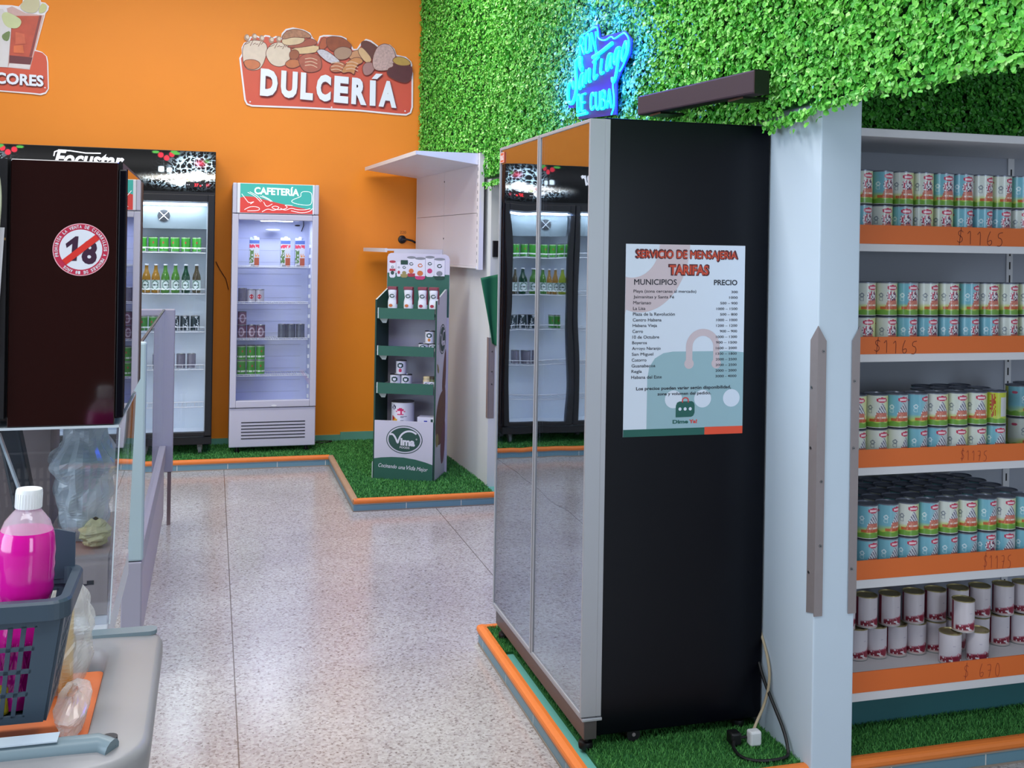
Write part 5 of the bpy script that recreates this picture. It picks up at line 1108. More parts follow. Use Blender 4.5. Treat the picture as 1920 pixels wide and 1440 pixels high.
for k_, (nm, p) in enumerate(SHP.items()):
    mb = MB(); gx_, gz_ = sum(a for a, _ in p) / len(p), sum(b_ for _, b_ in p) / len(p); p = [(gx_ + (a - gx_) * 1.13, gz_ + (b_ - gz_) * 1.13) for a, b_ in p]; q = chaikin(p, 2) if nm not in ('tri1', 'cake1c') else chaikin(p, 1)
    m_ = mat('pastry_' + nm, PC[nm], .5, noise=VAR.get(nm, .18), scale=60 if nm in ('dome', 'nut', 'strudel', 'coco') else 25); e_ = mat('pastry_edge', (112, 60, 44), .5)
    dd = -YS + .0135 + .0007 * k_
    mb.flat(q, d=dd, m=e_, **SG); mb.flat(inset(q, .0045), d=dd + .0004, m=m_, **SG)
    if nm in ('cup1', 'cup2'):
        cx_ = sum(a for a, _ in p) / len(p); cz_ = max(b_ for _, b_ in p)
        for j in range(3): mb.flat(ellipse(cx_ - .055 + .055 * j, cz_ + .012 - .01 * abs(j - 1) + .006, .020, .026, 14), d=dd + .0006, m=mat('pastry_nut', (176, 140, 116), .5), **SG); mb.flat(ellipse(cx_ - .05 + .055 * j, cz_ + .022 - .01 * abs(j - 1), .013, .014, 12), d=dd + .0009, m=m_, **SG)
        for a in range(7): 
            for s2 in stroke([(cx_ - .07 + .02 * a, cz_ - .045 + .01 * math.sin(a * 2.2)), (cx_ - .05 + .02 * a, cz_ - .025 - .012 * math.cos(a * 1.7))], .004): mb.flat(s2, d=dd + .0008, m=e_, **SG)
    if nm in ('bun3', 'croi1', 'croi2'):
        cx_ = sum(a for a, _ in p) / len(p); cz_ = sum(b_ for _, b_ in p) / len(p)
        for j in range(3):
            for s2 in stroke(chaikin([(cx_ - .05, cz_ + .03 - .026 * j), (cx_, cz_ + .042 - .026 * j), (cx_ + .045, cz_ + .025 - .028 * j)], 2, False), .006): mb.flat(s2, d=dd + .0008, m=mat('pastry_cream', (228, 190, 160), .5), **SG)
    mb.build('pastry_picture', t)
mb = MB(); N_ = 'DULCERÍA'
ws = [.130, .124, .096, .112, .112, .120, .046, .142]; gaps = .0245; x = .333
dd = .0305
for ch, w_ in zip(N_, ws):
    zb = 2.735 - .040 * (x - .333); h_ = .212 if ch != 'Í' else .275
    zc = zb
    for (ox, oz, m_, k_, bd) in ((.005, -.006, sh_, 0, .07), (0, 0, lw_, .0012, .06)):
        if ch == 'Í':
            mb.flat([(x + ox, zc + oz), (x + w_ + ox, zc + oz), (x + w_ + ox, zc + .200 + oz), (x + ox, zc + .200 + oz)], d=-YS + dd + k_, m=m_, **SG); mb.flat([(x + ox + .012, zc + .212 + oz), (x + ox + .055, zc + .212 + oz), (x + ox + .10, zc + .255 + oz), (x + ox + .048, zc + .255 + oz)], d=-YS + dd + k_, m=m_, **SG)
        else: mb.text(ch, (x + ox, YS - dd - k_, zc + oz), (1, 0, -.04), (.02, 0, 1), w_, .208, m_, bd)
    x += w_ + gaps
mb.build('lettering', t)
# drinks sign, cut by the left edge of the view
t = thing('wall_sign', 'cut-out drinks sign with cocktail glasses high on the orange wall above the wide black cooler', 'sign', (-1.7, 8.34, 2.66))
LO = [(-2.26, 2.70), (-2.24, 3.0), (-2.0, 3.05), (-1.95, 3.27), (-1.585, 3.276), (-1.489, 3.289), (-1.416, 3.292), (-1.372, 3.287), (-1.348, 3.316), (-1.343, 3.352), (-1.30, 3.375), (-1.235, 3.37), (-1.223, 3.331), (-1.195, 3.328), (-1.17, 3.304), (-1.175, 3.276), (-1.192, 3.251), (-1.254, 2.981), (-1.21, 2.968), (-1.177, 2.938), (-1.169, 2.896), (-1.161, 2.703), (-1.18, 2.667), (-1.215, 2.654), (-1.274, 2.659), (-1.479, 2.666), (-2.2, 2.66)]
mb = MB(); mb.prism(LO, d0=-YS, d1=-YS + .012, m=board_w, **SG)
mb.flat([(-2.24, 2.70), (-2.22, 2.98), (-1.95, 2.98), (-1.3, 2.975), (-1.249, 2.971), (-1.21, 2.963), (-1.184, 2.938), (-1.176, 2.895), (-1.168, 2.703), (-1.185, 2.677), (-1.22, 2.665), (-1.284, 2.669), (-1.48, 2.674), (-2.2, 2.672)], d=-YS + .0125, m=board_r, **SG)
mb.flat(ellipse(-1.187, 2.71, .005, .005, 10), d=-YS + .0135, m=board_w, **SG); mb.build('board', t)
def sp(p, rgb, k, noise=.1, nm=None, ch=0):
    m_ = mat('drink_print_%d' % k, rgb, .4, noise=noise, scale=18); mb.flat(chaikin(p, ch) if ch else p, d=-YS + .0132 + .0007 * k, m=m_, **SG)
mb = MB()
sp([(-1.45, 3.266), (-1.416, 3.284), (-1.327, 3.243), (-1.214, 3.236), (-1.201, 3.237), (-1.291, 2.834), (-1.438, 2.841), (-1.418, 3.119)], (214, 178, 170), 0); sp([(-1.4, 3.216), (-1.216, 3.231), (-1.278, 2.926), (-1.427, 2.922), (-1.418, 3.119)], (196, 84, 60), 1, .25); sp([(-1.427, 2.93), (-1.274, 2.924), (-1.287, 2.872), (-1.429, 2.874)], (112, 52, 56), 2); sp([(-1.425, 2.872), (-1.287, 2.868), (-1.293, 2.838), (-1.436, 2.842)], (226, 216, 214), 3)
sp([(-1.232, 3.23), (-1.218, 3.231), (-1.28, 2.93), (-1.295, 2.93)], (140, 66, 62), 4); sp([(-1.39, 3.10), (-1.33, 3.09), (-1.32, 3.02), (-1.39, 3.01)], (214, 104, 72), 5, .2); sp([(-1.40, 3.0), (-1.34, 3.01), (-1.33, 2.95), (-1.40, 2.95)], (222, 112, 66), 6, .2)
sp([(-1.367, 3.283), (-1.343, 3.322), (-1.319, 3.355), (-1.24, 3.36), (-1.228, 3.305), (-1.253, 3.244), (-1.327, 3.246)], (206, 200, 160), 7, .06, ch=2); sp([(-1.222, 3.321), (-1.195, 3.320), (-1.180, 3.298), (-1.196, 3.255), (-1.243, 3.244)], (204, 208, 146), 8, .06, ch=2)
sp([(-1.93, 3.25), (-1.585, 3.255), (-1.474, 3.259), (-1.418, 3.119), (-1.436, 2.841), (-1.9, 2.838)], (222, 218, 216), 9, .06); sp([(-1.488, 3.21), (-1.459, 3.244), (-1.4, 3.222), (-1.346, 3.188), (-1.36, 3.139), (-1.394, 3.121), (-1.457, 3.132)], (206, 214, 160), 10, .08, ch=2); sp([(-1.481, 3.067), (-1.457, 3.09), (-1.423, 3.108), (-1.427, 3.055), (-1.439, 3.027), (-1.47, 3.036)], (118, 138, 84), 11, .2, ch=1)
mb.build('cocktail_picture', t)
mb = MB()
for ox, oz, m_, k_, bd in ((.004, -.005, sh_, 0, .05), (0, 0, lw_, .001, .035)): mb.text('LICORES', (-1.592 + ox, YS - .0235 - k_, 2.722 + oz), (1, 0, -.02), (0, 0, 1), .396, .083, m_, bd)
mb.build('lettering', t)

# ================================================================== neon sign and sound bar on the hedge
neon = mat('neon_cyan_tube', (40, 225, 255), .4, emit=2.6, emit_rgb=(20, 226, 255))
NX = 1.632
t = thing('neon_sign', 'glowing cyan neon sign on the green hedge just above the black refrigerator', 'neon sign', (1.64, 4.4, 2.17))
mb = MB(); pl = [(4.682, 2.594), (4.435, 2.604), (4.404, 2.540), (4.106, 2.51), (4.036, 2.463), (4.046, 2.407), (4.149, 2.345), (4.198, 2.308), (4.192, 2.172), (4.673, 2.205), (4.696, 2.263), (4.826, 2.278), (4.841, 2.366), (4.778, 2.407), (4.739, 2.42), (4.739, 2.492), (4.682, 2.51)]
mb.prism(pl, (1.644, 0, 0), (0, 1, 0), (0, 0, 1), (-1, 0, 0), 0, .005, mat('clear_blue_acrylic', (44, 40, 120), .5))
mb.build('backing_plate', t)
def nt_(mb, pts, r=.0075, ch=2, x=NX):
    mb.tube([(x, y, z) for y, z in (chaikin(pts, ch, False) if ch else pts)], r, neon, 7)
GL = {'R': [[(0, 0), (0, 1), (.75, 1), (.9, .75), (.7, .52), (.05, .5)], [(.45, .5), (.95, 0)]], 'O': [[(.5, 1), (.05, .95), (.05, .05), (.5, 0), (.95, .05), (.95, .95), (.5, 1)]], 'N': [[(0, 0), (0, 1), (.95, 0), (.95, 1)]], 'D': [[(0, 0), (0, 1), (.6, 1), (.95, .7), (.95, .3), (.6, 0), (0, 0)]], 'E': [[(.9, 1), (0, 1), (0, 0), (.9, 0)], [(0, .5), (.75, .5)]], 'C': [[(.95, .8), (.6, 1), (.1, .9), (.05, .1), (.5, 0), (.95, .2)]], 'U': [[(0, 1), (0, .2), (.3, 0), (.65, 0), (.95, .2), (.95, 1)]], 'B': [[(0, 0), (0, 1), (.7, 1), (.85, .75), (.6, .52), (0, .5)], [(.6, .52), (.95, .3), (.75, 0), (0, 0)]], 'A': [[(0, 0), (.45, 1), (.95, 0)], [(.2, .35), (.75, .35)]],
      'a': [[(.8, .85), (.3, 1), (.05, .5), (.2, 0), (.6, .2), (.85, .95), (.8, .2), (1.05, .05)]], 'n': [[(0, 1), (.05, 0), (.2, .7), (.6, 1), (.75, .6), (.75, .1), (1.05, .1)]], 't': [[(.4, 1.7), (.3, .3), (.55, 0), (1, .2)], [(-.05, 1.15), (.9, 1.25)]], 'i': [[(.3, 1), (.3, .1), (.9, .1)], [(.36, 1.4), (.36, 1.5)]], 'g': [[(.85, .9), (.3, 1), (.05, .5), (.3, .05), (.75, .4), (.9, 1), (.75, -.6), (.35, -.95), (.05, -.55)]], 'o': [[(.5, 1), (.08, .6), (.2, .05), (.65, .0), (.95, .5), (.7, .95), (.5, 1)]]}
def word(s_, y0, z0, y1, z1, h, r=.0058, sl=0.0):
    mb = MB(); n = len(s_); 
    for i, ch in enumerate(s_):
        if ch == ' ': continue
        for l in GL[ch]:
            pts = []
            for px, pz in l:
                f = (i + .08 + .78 * px) / n; pts.append((y0 + (y1 - y0) * f - sl * pz * h, z0 + (z1 - z0) * f + pz * h))
            nt_(mb, pts, r, 2 if ch not in 'NEA' else 0)
    return mb.build('neon_word', t)
word('RON', 4.661, 2.503, 4.43, 2.488, .082); word('antiago', 4.672, 2.337, 4.06, 2.390, .075, .0064, .25); word('DE', 4.682, 2.242, 4.555, 2.232, .078); word('CUBA', 4.505, 2.228, 4.225, 2.206, .078)
mb = MB()
nt_(mb, [(4.617, 2.434), (4.639, 2.462), (4.63, 2.488), (4.677, 2.492), (4.707, 2.473), (4.71, 2.432), (4.692, 2.38), (4.695, 2.332), (4.73, 2.298), (4.767, 2.289), (4.805, 2.304), (4.818, 2.345), (4.804, 2.386), (4.772, 2.399), (4.745, 2.384), (4.733, 2.358)], .009)
mb.build('neon_swash', t)
mb = MB(); nt_(mb, [(4.476, 2.462), (4.40, 2.464), (4.24, 2.482)], .009); mb.build('neon_crossbar', t)
mb = MB(); nt_(mb, [(4.661, 2.503), (4.655, 2.46), (4.645, 2.44), (4.62, 2.425)], .0085); mb.build('neon_swash', t)
mb = MB(); nt_(mb, [(4.674, 2.225), (4.542, 2.22)], .007); mb.build('neon_underline', t)
mb = MB(); nt_(mb, [(4.661, 2.586), (4.62, 2.594), (4.58, 2.588), (4.439, 2.596), (4.42, 2.575), (4.418, 2.535), (4.329, 2.508), (4.25, 2.517), (4.223, 2.496), (4.181, 2.498), (4.114, 2.503), (4.089, 2.496), (4.048, 2.466), (4.054, 2.415), (4.085, 2.39), (4.116, 2.361), (4.149, 2.349)], .0032); mb.build('neon_outline', t); mb = MB(); nt_(mb, [(4.174, 2.352), (4.207, 2.325), (4.228, 2.303), (4.208, 2.253), (4.206, 2.206), (4.235, 2.177)], .0035); mb.build('neon_outline', t)
for y, z in ((4.90, 2.36), (3.97, 2.42), (4.56, 2.66), (4.22, 2.57), (4.12, 2.27), (4.76, 2.52)):
    d = bpy.data.lights.new('neon_light', 'POINT'); d.energy = 9; d.color = (.003, .035, 1.0); d.shadow_soft_size = .04; o = bpy.data.objects.new('neon_light', d); COL.objects.link(o); o.location = (1.60, y, z)
bar_m = mat('sound_bar_cloth', (58, 42, 54), .75, noise=.1, scale=200)
t = thing('sound_bar', 'long dark sound bar mounted on the green hedge above the black refrigerator', 'speaker', (1.62, 3.3, 2.12))
a, b_ = Vector((1.57, 3.80, 2.120)), Vector((1.57, 2.884, 2.080)); mb = MB()
def cs(p, s): return [p + Vector((0, 0, 0)), p + Vector((.05, 0, -.001)), p + Vector((.05, 0, .071)), p + Vector((0.0, 0, .073))]
q = cs(a, 0); r_ = cs(b_, 0)
mb.hexa([r_[0], r_[1], q[1], q[0], r_[3], r_[2], q[2], q[3]], bar_m); mb.build('cabinet', t, bevel=.006)
mb = MB(); mb.hexa([p + Vector((0, -.004, 0)) for p in r_[:2]] + [p + Vector((0, -.0005, 0)) for p in (r_[1], r_[0])] + [r_[3] + Vector((0, -.004, 0)), r_[2] + Vector((0, -.004, 0)), r_[2] + Vector((0, -.0005, 0)), r_[3] + Vector((0, -.0005, 0))], black_matt); mb.build('end_cap', t)
for y, z in ((3.65, 2.112), (3.02, 2.085)): MB().box(1.58, y - .05, z - .008, 1.69, y + .05, z - .001, black_matt).build('bracket', t)
tag(MB().box(1.60, 4.02, 2.0065, 1.66, 4.072, 2.03, black_matt).build('router_box', at=(1.63, 4.05, 2.0065), bevel=.004), 'small dark box lying on the rear top corner of the black refrigerator', 'box')
# ================================================================== checkout corner on the left
cnt_grey = mat('counter_grey', (158, 160, 166), .45, noise=.03, scale=10)
rim_grey = mat('tray_grey_plastic', (150, 148, 150), .38, noise=.03, scale=8); rim_blue = mat('tray_blue_grey_plastic', (118, 136, 144), .38)
acrylic = pane_mat('clear_acrylic', (.93, .95, .97), .06)
edge_ac = mat('acrylic_edge', (196, 206, 212), .2)
# counter body
t = thing('checkout_counter', 'grey checkout counter with a white top under the acrylic case, at the left edge', 'counter', (-.6, 2.6, 0))
MB().box(-.95, 1.60, 0, -.285, 2.97, .715, cnt_grey).build('body', t, bevel=.006)
MB().box(-.96, 2.25, .7155, -.20, 2.98, .784, mat('counter_white_top', (206, 210, 216), .35)).build('counter_top', t, bevel=.004)
# rounded tray with orange floor
def rrect(x0, y0, x1, y1, r, n=8, rs=None):
    p = []
    rs = rs or (r, r, r, r)
    for (cx, cy, a0, q) in ((x1 - rs[0], y0 + rs[0], -90, rs[0]), (x1 - rs[1], y1 - rs[1], 0, rs[1]), (x0 + rs[2], y1 - rs[2], 90, rs[2]), (x0 + rs[3], y0 + rs[3], 180, rs[3])):
        for k in range(n + 1): a = math.radians(a0 + 90 * k / n); p.append((cx + q * math.cos(a), cy + q * math.sin(a)))
    return p
def ringstack(mb, layers, m, smooth=True):
    n = len(layers[0][0]); vs = [(x, y, z) for p, z in layers for x, y in p]
    fs = [(i * n + k, i * n + (k + 1) % n, (i + 1) * n + (k + 1) % n, (i + 1) * n + k) for i in range(len(layers) - 1) for k in range(n)]
    return mb.add(vs, fs, m, smooth)
t = thing('checkout_tray', 'grey rounded checkout tray with an orange floor at lower left, under the basket', 'tray', (-.4, 1.9, .7455))
ox0, oy0, ox1, oy1 = -.70, 1.60, -.078, 2.185
def R(d, z, ri=.05, far=0.0): return (rrect(ox0 + d, oy0 + d * .85, ox1 - d, oy1 - d, 0, 8, (.10 - d * .4, .075 - d * .2, .04, .04)), z)
mb = MB(); ringstack(mb, [R(.035, .72), R(.016, .735), R(.006, .77), R(.0, .82), R(.0, .838), R(.004, .846), R(.012, .850), R(.07, .853), R(.088, .850), R(.093, .844), R(.095, .815), R(.095, .806)], rim_grey)
mb.add([(x, y, .806) for x, y in R(.0945, 0)[0]], [tuple(range(36))], rim_blue); mb.add([(x, y, .721) for x, y in R(.034, 0)[0]], [tuple(range(36))[::-1]], rim_grey)
mb.build('rim', t)
mb = MB(); mb.prism(rrect(ox0 + .10, oy0 + .09, ox1 - .100, oy1 - .125, .012, 4), (0, 0, 0), (1, 0, 0), (0, 1, 0), (0, 0, 1), .807, .8155, mat('tray_orange', (238, 126, 66), .5, noise=.05, scale=8)); mb.build('orange_floor', t)
mb = MB(); mb.prism(rrect(ox0 + .09, 2.125, ox1 - .012, 2.158, .014, 5), (0, 0, 0), (1, 0, 0), (0, 1, 0), (0, 0, 1), .8505, .858, rim_blue); mb.box(-.20, 2.09, .83, -.174, 2.1, .847, black_matt); mb.build('rear_ridge', t, bevel=.003)
mb = MB(); mb.tube([(-.70, 1.668, .856), (-.15, 1.668, .856), (-.13, 1.655, .852)], .016, rim_blue, 12); mb.box(-.69, 1.655, .8715, -.205, 1.685, .8735, mat('tray_rail_highlight', (196, 210, 222), .4)); mb.cyl((-.135, 1.668, .855), (-.135, 1.668, .8665), .012, dark_grey, 14); mb.build('front_rail', t)  # pale strip on top paints a highlight along the rail
# shopping basket
BGc = mat('basket_grey_plastic', (58, 74, 88), .42)
bx0, bx1, by0, by1, bz0, bz1 = -.60, -.205, 1.700, 1.905, .874, 1.065
bx0, bx1, by0, by1 = -.60, -.208, 1.712, 1.885; bz0, bz1 = .8745, 1.062
t = thing('shopping_basket', 'dark grey slotted plastic shopping basket standing on the checkout tray', 'basket', (-.40, 1.8, bz0))
TP = .028
def wallq(mb, a0, a1, n_slot, rows, th=.004):
    """slotted wall between two vertical edges a0=(bottom,top), a1=(bottom,top)"""
    b0, t0 = map(Vector, a0); b1, t1 = map(Vector, a1)
    def P(u, v): return (b0 * (1 - u) + b1 * u) * (1 - v) + (t0 * (1 - u) + t1 * u) * v
    nrm = (b1 - b0).cross(t0 - b0).normalized() * th
    def cell(u0, u1, v0, v1):
        q = [P(u0, v0), P(u1, v0), P(u1, v1), P(u0, v1)]; mb.hexa([q[0], q[1], q[1] + nrm, q[0] + nrm, q[3], q[2], q[2] + nrm, q[3] + nrm], BGc)
    m0, m1 = (.06, .92) if n_slot > 6 else (.2, .8)
    cell(0, m0, 0, 1); cell(m1, 1, 0, 1)
    vs = [.06]; 
    edges = []; hv = (.90 - .06) / rows
    for i in range(rows + 1): v = .06 + hv * i; edges.append(v)
    cell(m0, m1, 0, .075); cell(m0, m1, .885, 1)
    for v in edges[1:-1]: cell(m0, m1, v - .018, v + .018)
    for i in range(n_slot + 1):
        u = m0 + (m1 - m0) * i / n_slot; w_ = .19 * (m1 - m0) / n_slot; cell(max(m0, u - w_), min(m1, u + w_), .06, .90)
c0 = [(bx0 + TP, by0 + TP * .6, bz0), (bx1 - .026, by0 + TP * .6, bz0), (bx1 - .026, by1 - TP * .6, bz0), (bx0 + TP, by1 - TP * .6, bz0)]; c1 = [(bx0, by0, bz1 - .02), (bx1, by0, bz1 - .02), (bx1, by1, bz1 - .02), (bx0, by1, bz1 - .02)]
mb = MB(); wallq(mb, (c0[0], c1[0]), (c0[1], c1[1]), 18, 4); mb.build('front_wall', t)
mb = MB(); wallq(mb, (c0[2], c1[2]), (c0[3], c1[3]), 18, 4); wallq(mb, (c0[1], c1[1]), (c0[2], c1[2]), 4, 5); wallq(mb, (c0[3], c1[3]), (c0[0], c1[0]), 4, 5); mb.build('rear_and_side_walls', t)
mb = MB(); mb.hexa([(*c0[0][:2], bz0), (*c0[1][:2], bz0), (*c0[2][:2], bz0), (*c0[3][:2], bz0), (*c0[0][:2], bz0 + .004), (*c0[1][:2], bz0 + .004), (*c0[2][:2], bz0 + .004), (*c0[3][:2], bz0 + .004)], BGc); mb.build('bottom', t)
mb = MB(); o_ = rrect(bx0 - .012, by0 - .012, bx1 + .012, by1 + .012, .03, 6); i_ = rrect(bx0 + .004, by0 + .004, bx1 - .004, by1 - .004, .02, 6)
ringstack(mb, [(i_, bz1 - .028), (o_, bz1 - .028), (o_, bz1 - .004), (rrect(bx0 - .009, by0 - .009, bx1 + .009, by1 + .009, .028, 6), bz1), (i_, bz1), (i_, bz1 - .028)], BGc, False); mb.build('rim', t)
# tall rear handle flap of the basket seen behind the bottle
mb = MB(); mb.prism([(bx0 + .1, bz1 - .02), (bx1 - .002, bz1 - .02), (bx1 - .002, bz1 + .055), (bx1 - .03, bz1 + .062), (bx0 + .1, bz1 + .062)], (0, by1 + .001, 0), (1, 0, 0), (0, 0, 1), (0, -1, 0), 0, .006, BGc); mb.build('handle', t, bevel=.002)
# bottle of pink cleaner
t = thing('cleaner_bottle', 'clear plastic bottle of pink liquid with a white cap standing in the grey basket', 'bottle', (-.281, 1.79, bz0 + .0055), 0); t.rotation_euler = (0, .04, 0)
pet = bpy.data.materials.new('clear_pet_plastic'); pet.use_nodes = True; _p = pet.node_tree.nodes['Principled BSDF']; _p.inputs['Base Color'].default_value = (.90, .80, .88, 1); _p.inputs['Roughness'].default_value = .06; _p.inputs['Alpha'].default_value = .38; _p.inputs['Specular IOR Level'].default_value = .8
pink_m = mat('pink_liquid', (218, 22, 158), .12, coat=.5); _b = pink_m.node_tree.nodes['Principled BSDF']; _b.inputs['Emission Strength'].default_value = 0; _b.inputs['Subsurface Weight'].default_value = .35; _b.inputs['Subsurface Radius'].default_value = (.03, .008, .02); _b.inputs['Subsurface Scale'].default_value = .6
bp_ = [(.030, 0), (.041, .004), (.0435, .018)] + [(.0435 - .0012 * (k % 2), .03 + .010 * k) for k in range(8)] + [(.0415, .112), (.0375, .13), (.036, .142), (.0385, .156), (.0425, .172)] + [(.0438 - .0012 * (k % 2), .180 + .009 * k) for k in range(6)] + [(.0435, .238), (.0405, .262), (.033, .283), (.022, .297), (.0165, .303), (.0158, .312)]
mb = MB(); mb.lathe([(.0378, .2695)] + [q for q in bp_ if q[1] > .28], (0, 0, 0), pet, 36, caps=False)
mb.build('bottle_body', t, local=True)
lq = [(r, z) for r, z in bp_ if z < .265] + [(.0378, .2695)]
mb = MB(); mb.lathe(lq, (0, 0, 0), pink_m, 36)
for k in range(9):
    for s_ in (0, 1):
        a0 = -2.3 + k * .28; mb.tube([(.0432 * math.cos(a0 + .5 * f * (1 if s_ else -1)), .0432 * math.sin(a0 + .5 * f * (1 if s_ else -1)), .022 + .085 * f) for f in np.linspace(0, 1, 7)], .0011, pink_m, 5)
mb.build('pink_liquid', t, local=True)
mb = MB(); mb.lathe([(.0172, .303), (.0195, .304), (.0195, .330), (.0185, .333), (0, .333)], (0, 0, 0), white_plastic, 30)
for k in range(30): a = k * 2 * math.pi / 30; mb.box(.0192 * math.cos(a) - .0006, .0192 * math.sin(a) - .0006, .305, .0192 * math.cos(a) + .0006, .0192 * math.sin(a) + .0006, .327, white_plastic)
mb.build('cap', t, local=True)
# second cleaner bottle beside it, only a sliver in view, and a yellow packet at the bottom of the basket
mb = MB(); mb.box(-.33, 1.745, bz0 + .0045, -.285, 1.78, bz0 + .05, mat('yellow_packet', (206, 186, 40), .4)); tag(mb.build('yellow_packet', at=(-.31, 1.76, bz0 + .0045), bevel=.006), 'yellow packet at the bottom of the grey basket, seen through the slots', 'packet')
# crumpled clear plastic bag with a yellow-topped packet
def crumple(name, c, sz, m, seed, n=(26, 34), amp=.22, top_pinch=.5):
    rg = random.Random(seed); ph = [(rg.uniform(0, 6.3), rg.uniform(0, 6.3), rg.uniform(2, 7), rg.uniform(2, 8)) for _ in range(9)]
    vs, fs = [], []; nu, nv = n
    for j in range(nv + 1):
        v = j / nv
        for i in range(nu):
            a = 2 * math.pi * i / nu
            r = 1 + amp * sum(abs(math.sin(f1 * a / 2 + p1 + 2 * v)) * math.sin(f2 * v * 3 + p2) for p1, p2, f1, f2 in [(p[0], p[1], round(p[2]) * 2, p[3]) for p in ph]) / 2.6
            prof = (math.sin(math.pi * min(.98, max(.03, v * .86 + .06)))) ** .55 * (1 - top_pinch * max(0, v - .55) / .45)
            vs.append((c[0] + sz[0] * prof * r * math.cos(a), c[1] + sz[1] * prof * r * math.sin(a), c[2] + sz[2] * (v + .03 * math.sin(3 * a + v * 9) * min(1, v * 4))))
    fs = [(j * nu + i, j * nu + (i + 1) % nu, (j + 1) * nu + (i + 1) % nu, (j + 1) * nu + i) for j in range(nv) for i in range(nu)]
    mb = MB(); mb.add(vs, fs, m, False); mb.add(vs[:nu], [tuple(range(nu))[::-1]], m)
    return mb
bag_m = bpy.data.materials.new('clear_plastic_film'); bag_m.use_nodes = True; _n = bag_m.node_tree; _p = _n.nodes['Principled BSDF']; _p.inputs['Base Color'].default_value = (.82, .82, .80, 1); _p.inputs['Roughness'].default_value = .18; _p.inputs['Alpha'].default_value = .42; _p.inputs['Specular IOR Level'].default_value = .9
t = thing('plastic_bag', 'crumpled clear plastic bag of dry goods on the orange tray, right of the basket', 'bag', (-.245, 1.98, .816))
crumple('b', (-.240, 1.985, .817), (.054, .058, .205), bag_m, 4).build('bag_film', t)
mb = crumple('f', (-.246, 1.985, .820), (.026, .03, .13), mat('dry_goods_tan', (170, 150, 104), .7, noise=.4, scale=60), 9, (18, 20), .3); mb.build('dry_goods', t)
mb = MB(); mb.lathe([(.011, 0), (.0115, .004), (.0115, .03), (.008, .045), (.004, .047), (0, .047)], (-.2305, 1.96, .985), mat('yellow_nozzle', (236, 190, 20), .35), 14); mb.lathe([(.010, -.168), (.0115, -.165), (.0115, -.03), (.011, -.004), (.0105, 0)], (-.2305, 1.96, .985), mat('yellow_nozzle', (236, 190, 20), .35), 16)
tag(mb.build('nozzle_bottle', at=(-.2305, 1.96, .82)), 'slim yellow tube sticking out of the clear bag beside the grey basket', 'bottle')

o = crumple('b', (-.204, 1.83, .8165), (.024, .085, .06), bag_m, 13, (22, 20), .25, .2).build('plastic_bag', None, at=(-.204, 1.83, .8165)); tag(o, 'small clear plastic bag lying flat on the orange tray floor, beside the basket bottom', 'bag')
# ---- acrylic case behind the tray with bags and a cardboard box in it
ax0, ax1, ay0, ay1, az0, az1 = -.62, -.185, 2.40, 2.93, .7845, 1.203
t = thing('acrylic_case', 'clear acrylic counter case under the black cabinet, with bags and a box inside', 'case', (-.4, 2.65, az0))
mb = MB(); mb.hexa([(ax0, ay0, az0), (ax1 - .014, ay0, az0), (ax1 - .014, ay0 + .005, az0), (ax0, ay0 + .005, az0), (ax0, ay0, az1), (ax1, ay0, az1), (ax1, ay0 + .005, az1), (ax0, ay0 + .005, az1)], acrylic); mb.build('front_pane', t)
mb = MB(); mb.hexa([(ax1 - .019, ay0 + .006, az0), (ax1 - .014, ay0 + .006, az0), (ax1 - .014, ay1, az0), (ax1 - .019, ay1, az0), (ax1 - .005, ay0 + .006, az1), (ax1, ay0 + .006, az1), (ax1, ay1, az1), (ax1 - .005, ay1, az1)], acrylic); mb.build('side_pane', t)
mb = MB(); mb.box(ax0, ay0, az1 + .0002, ax1, ay1, az1 + .0055, edge_ac); mb.hexa([(ax1 - .0135, ay0 - .001, az0), (ax1 - .011, ay0 - .001, az0), (ax1 - .011, ay0 + .006, az0), (ax1 - .0135, ay0 + .006, az0), (ax1 + .0005, ay0 - .001, az1), (ax1 + .003, ay0 - .001, az1), (ax1 + .003, ay0 + .006, az1), (ax1 + .0005, ay0 + .006, az1)], edge_ac); mb.build('edge_strip', t)
film = bpy.data.materials.new('milky_plastic_film'); film.use_nodes = True; _p = film.node_tree.nodes['Principled BSDF']; _p.inputs['Base Color'].default_value = (.56, .62, .66, 1); _p.inputs['Roughness'].default_value = .2; _p.inputs['Alpha'].default_value = .68; _p.inputs['Specular IOR Level'].default_value = .8
crumple('b', (-.275, 2.62, .915), (.066, .10, .272), film, 21, (30, 36), .22, -.15).build('plastic_bag', None, at=(-.285, 2.6, .915)); tag(bpy.data.objects['plastic_bag.002'],  'milky plastic bag of goods inside the acrylic case, resting on the cardboard box', 'bag')
o = crumple('b', (-.27, 2.54, .917), (.034, .035, .06), mat('dry_goods_yellow', (176, 170, 130), .6, noise=.3, scale=30), 5, (18, 16), .25, .3).build('dry_goods_packet', None, at=(-.27, 2.54, .917)); o.location.x += .028; tag(o, 'pale yellow packet at the bottom of the milky bag in the acrylic case', 'packet')
mb = MB(); mb.box(-.47, 2.46, .785, -.208, 2.86, .913, mat('grey_brown_card', (150, 136, 134), .7)); mb.box(-.262, 2.4588, .852, -.249, 2.4598, .855, ink); mb.box(-.25, 2.4588, .853, -.236, 2.4598, .862, ink)
tag(mb.build('cardboard_box', at=(-.34, 2.66, .785)), 'grey-brown cardboard box at the bottom of the acrylic case', 'box')
mb = MB(); mb.box(-.60, 2.70, .9135, -.36, 2.86, 1.19, mat('brown_grey_card', (134, 118, 116), .7)); tag(mb.build('cardboard_box', at=(-.48, 2.78, .9135)), 'tall brownish box standing on the grey-brown box at the left of the acrylic case', 'box')
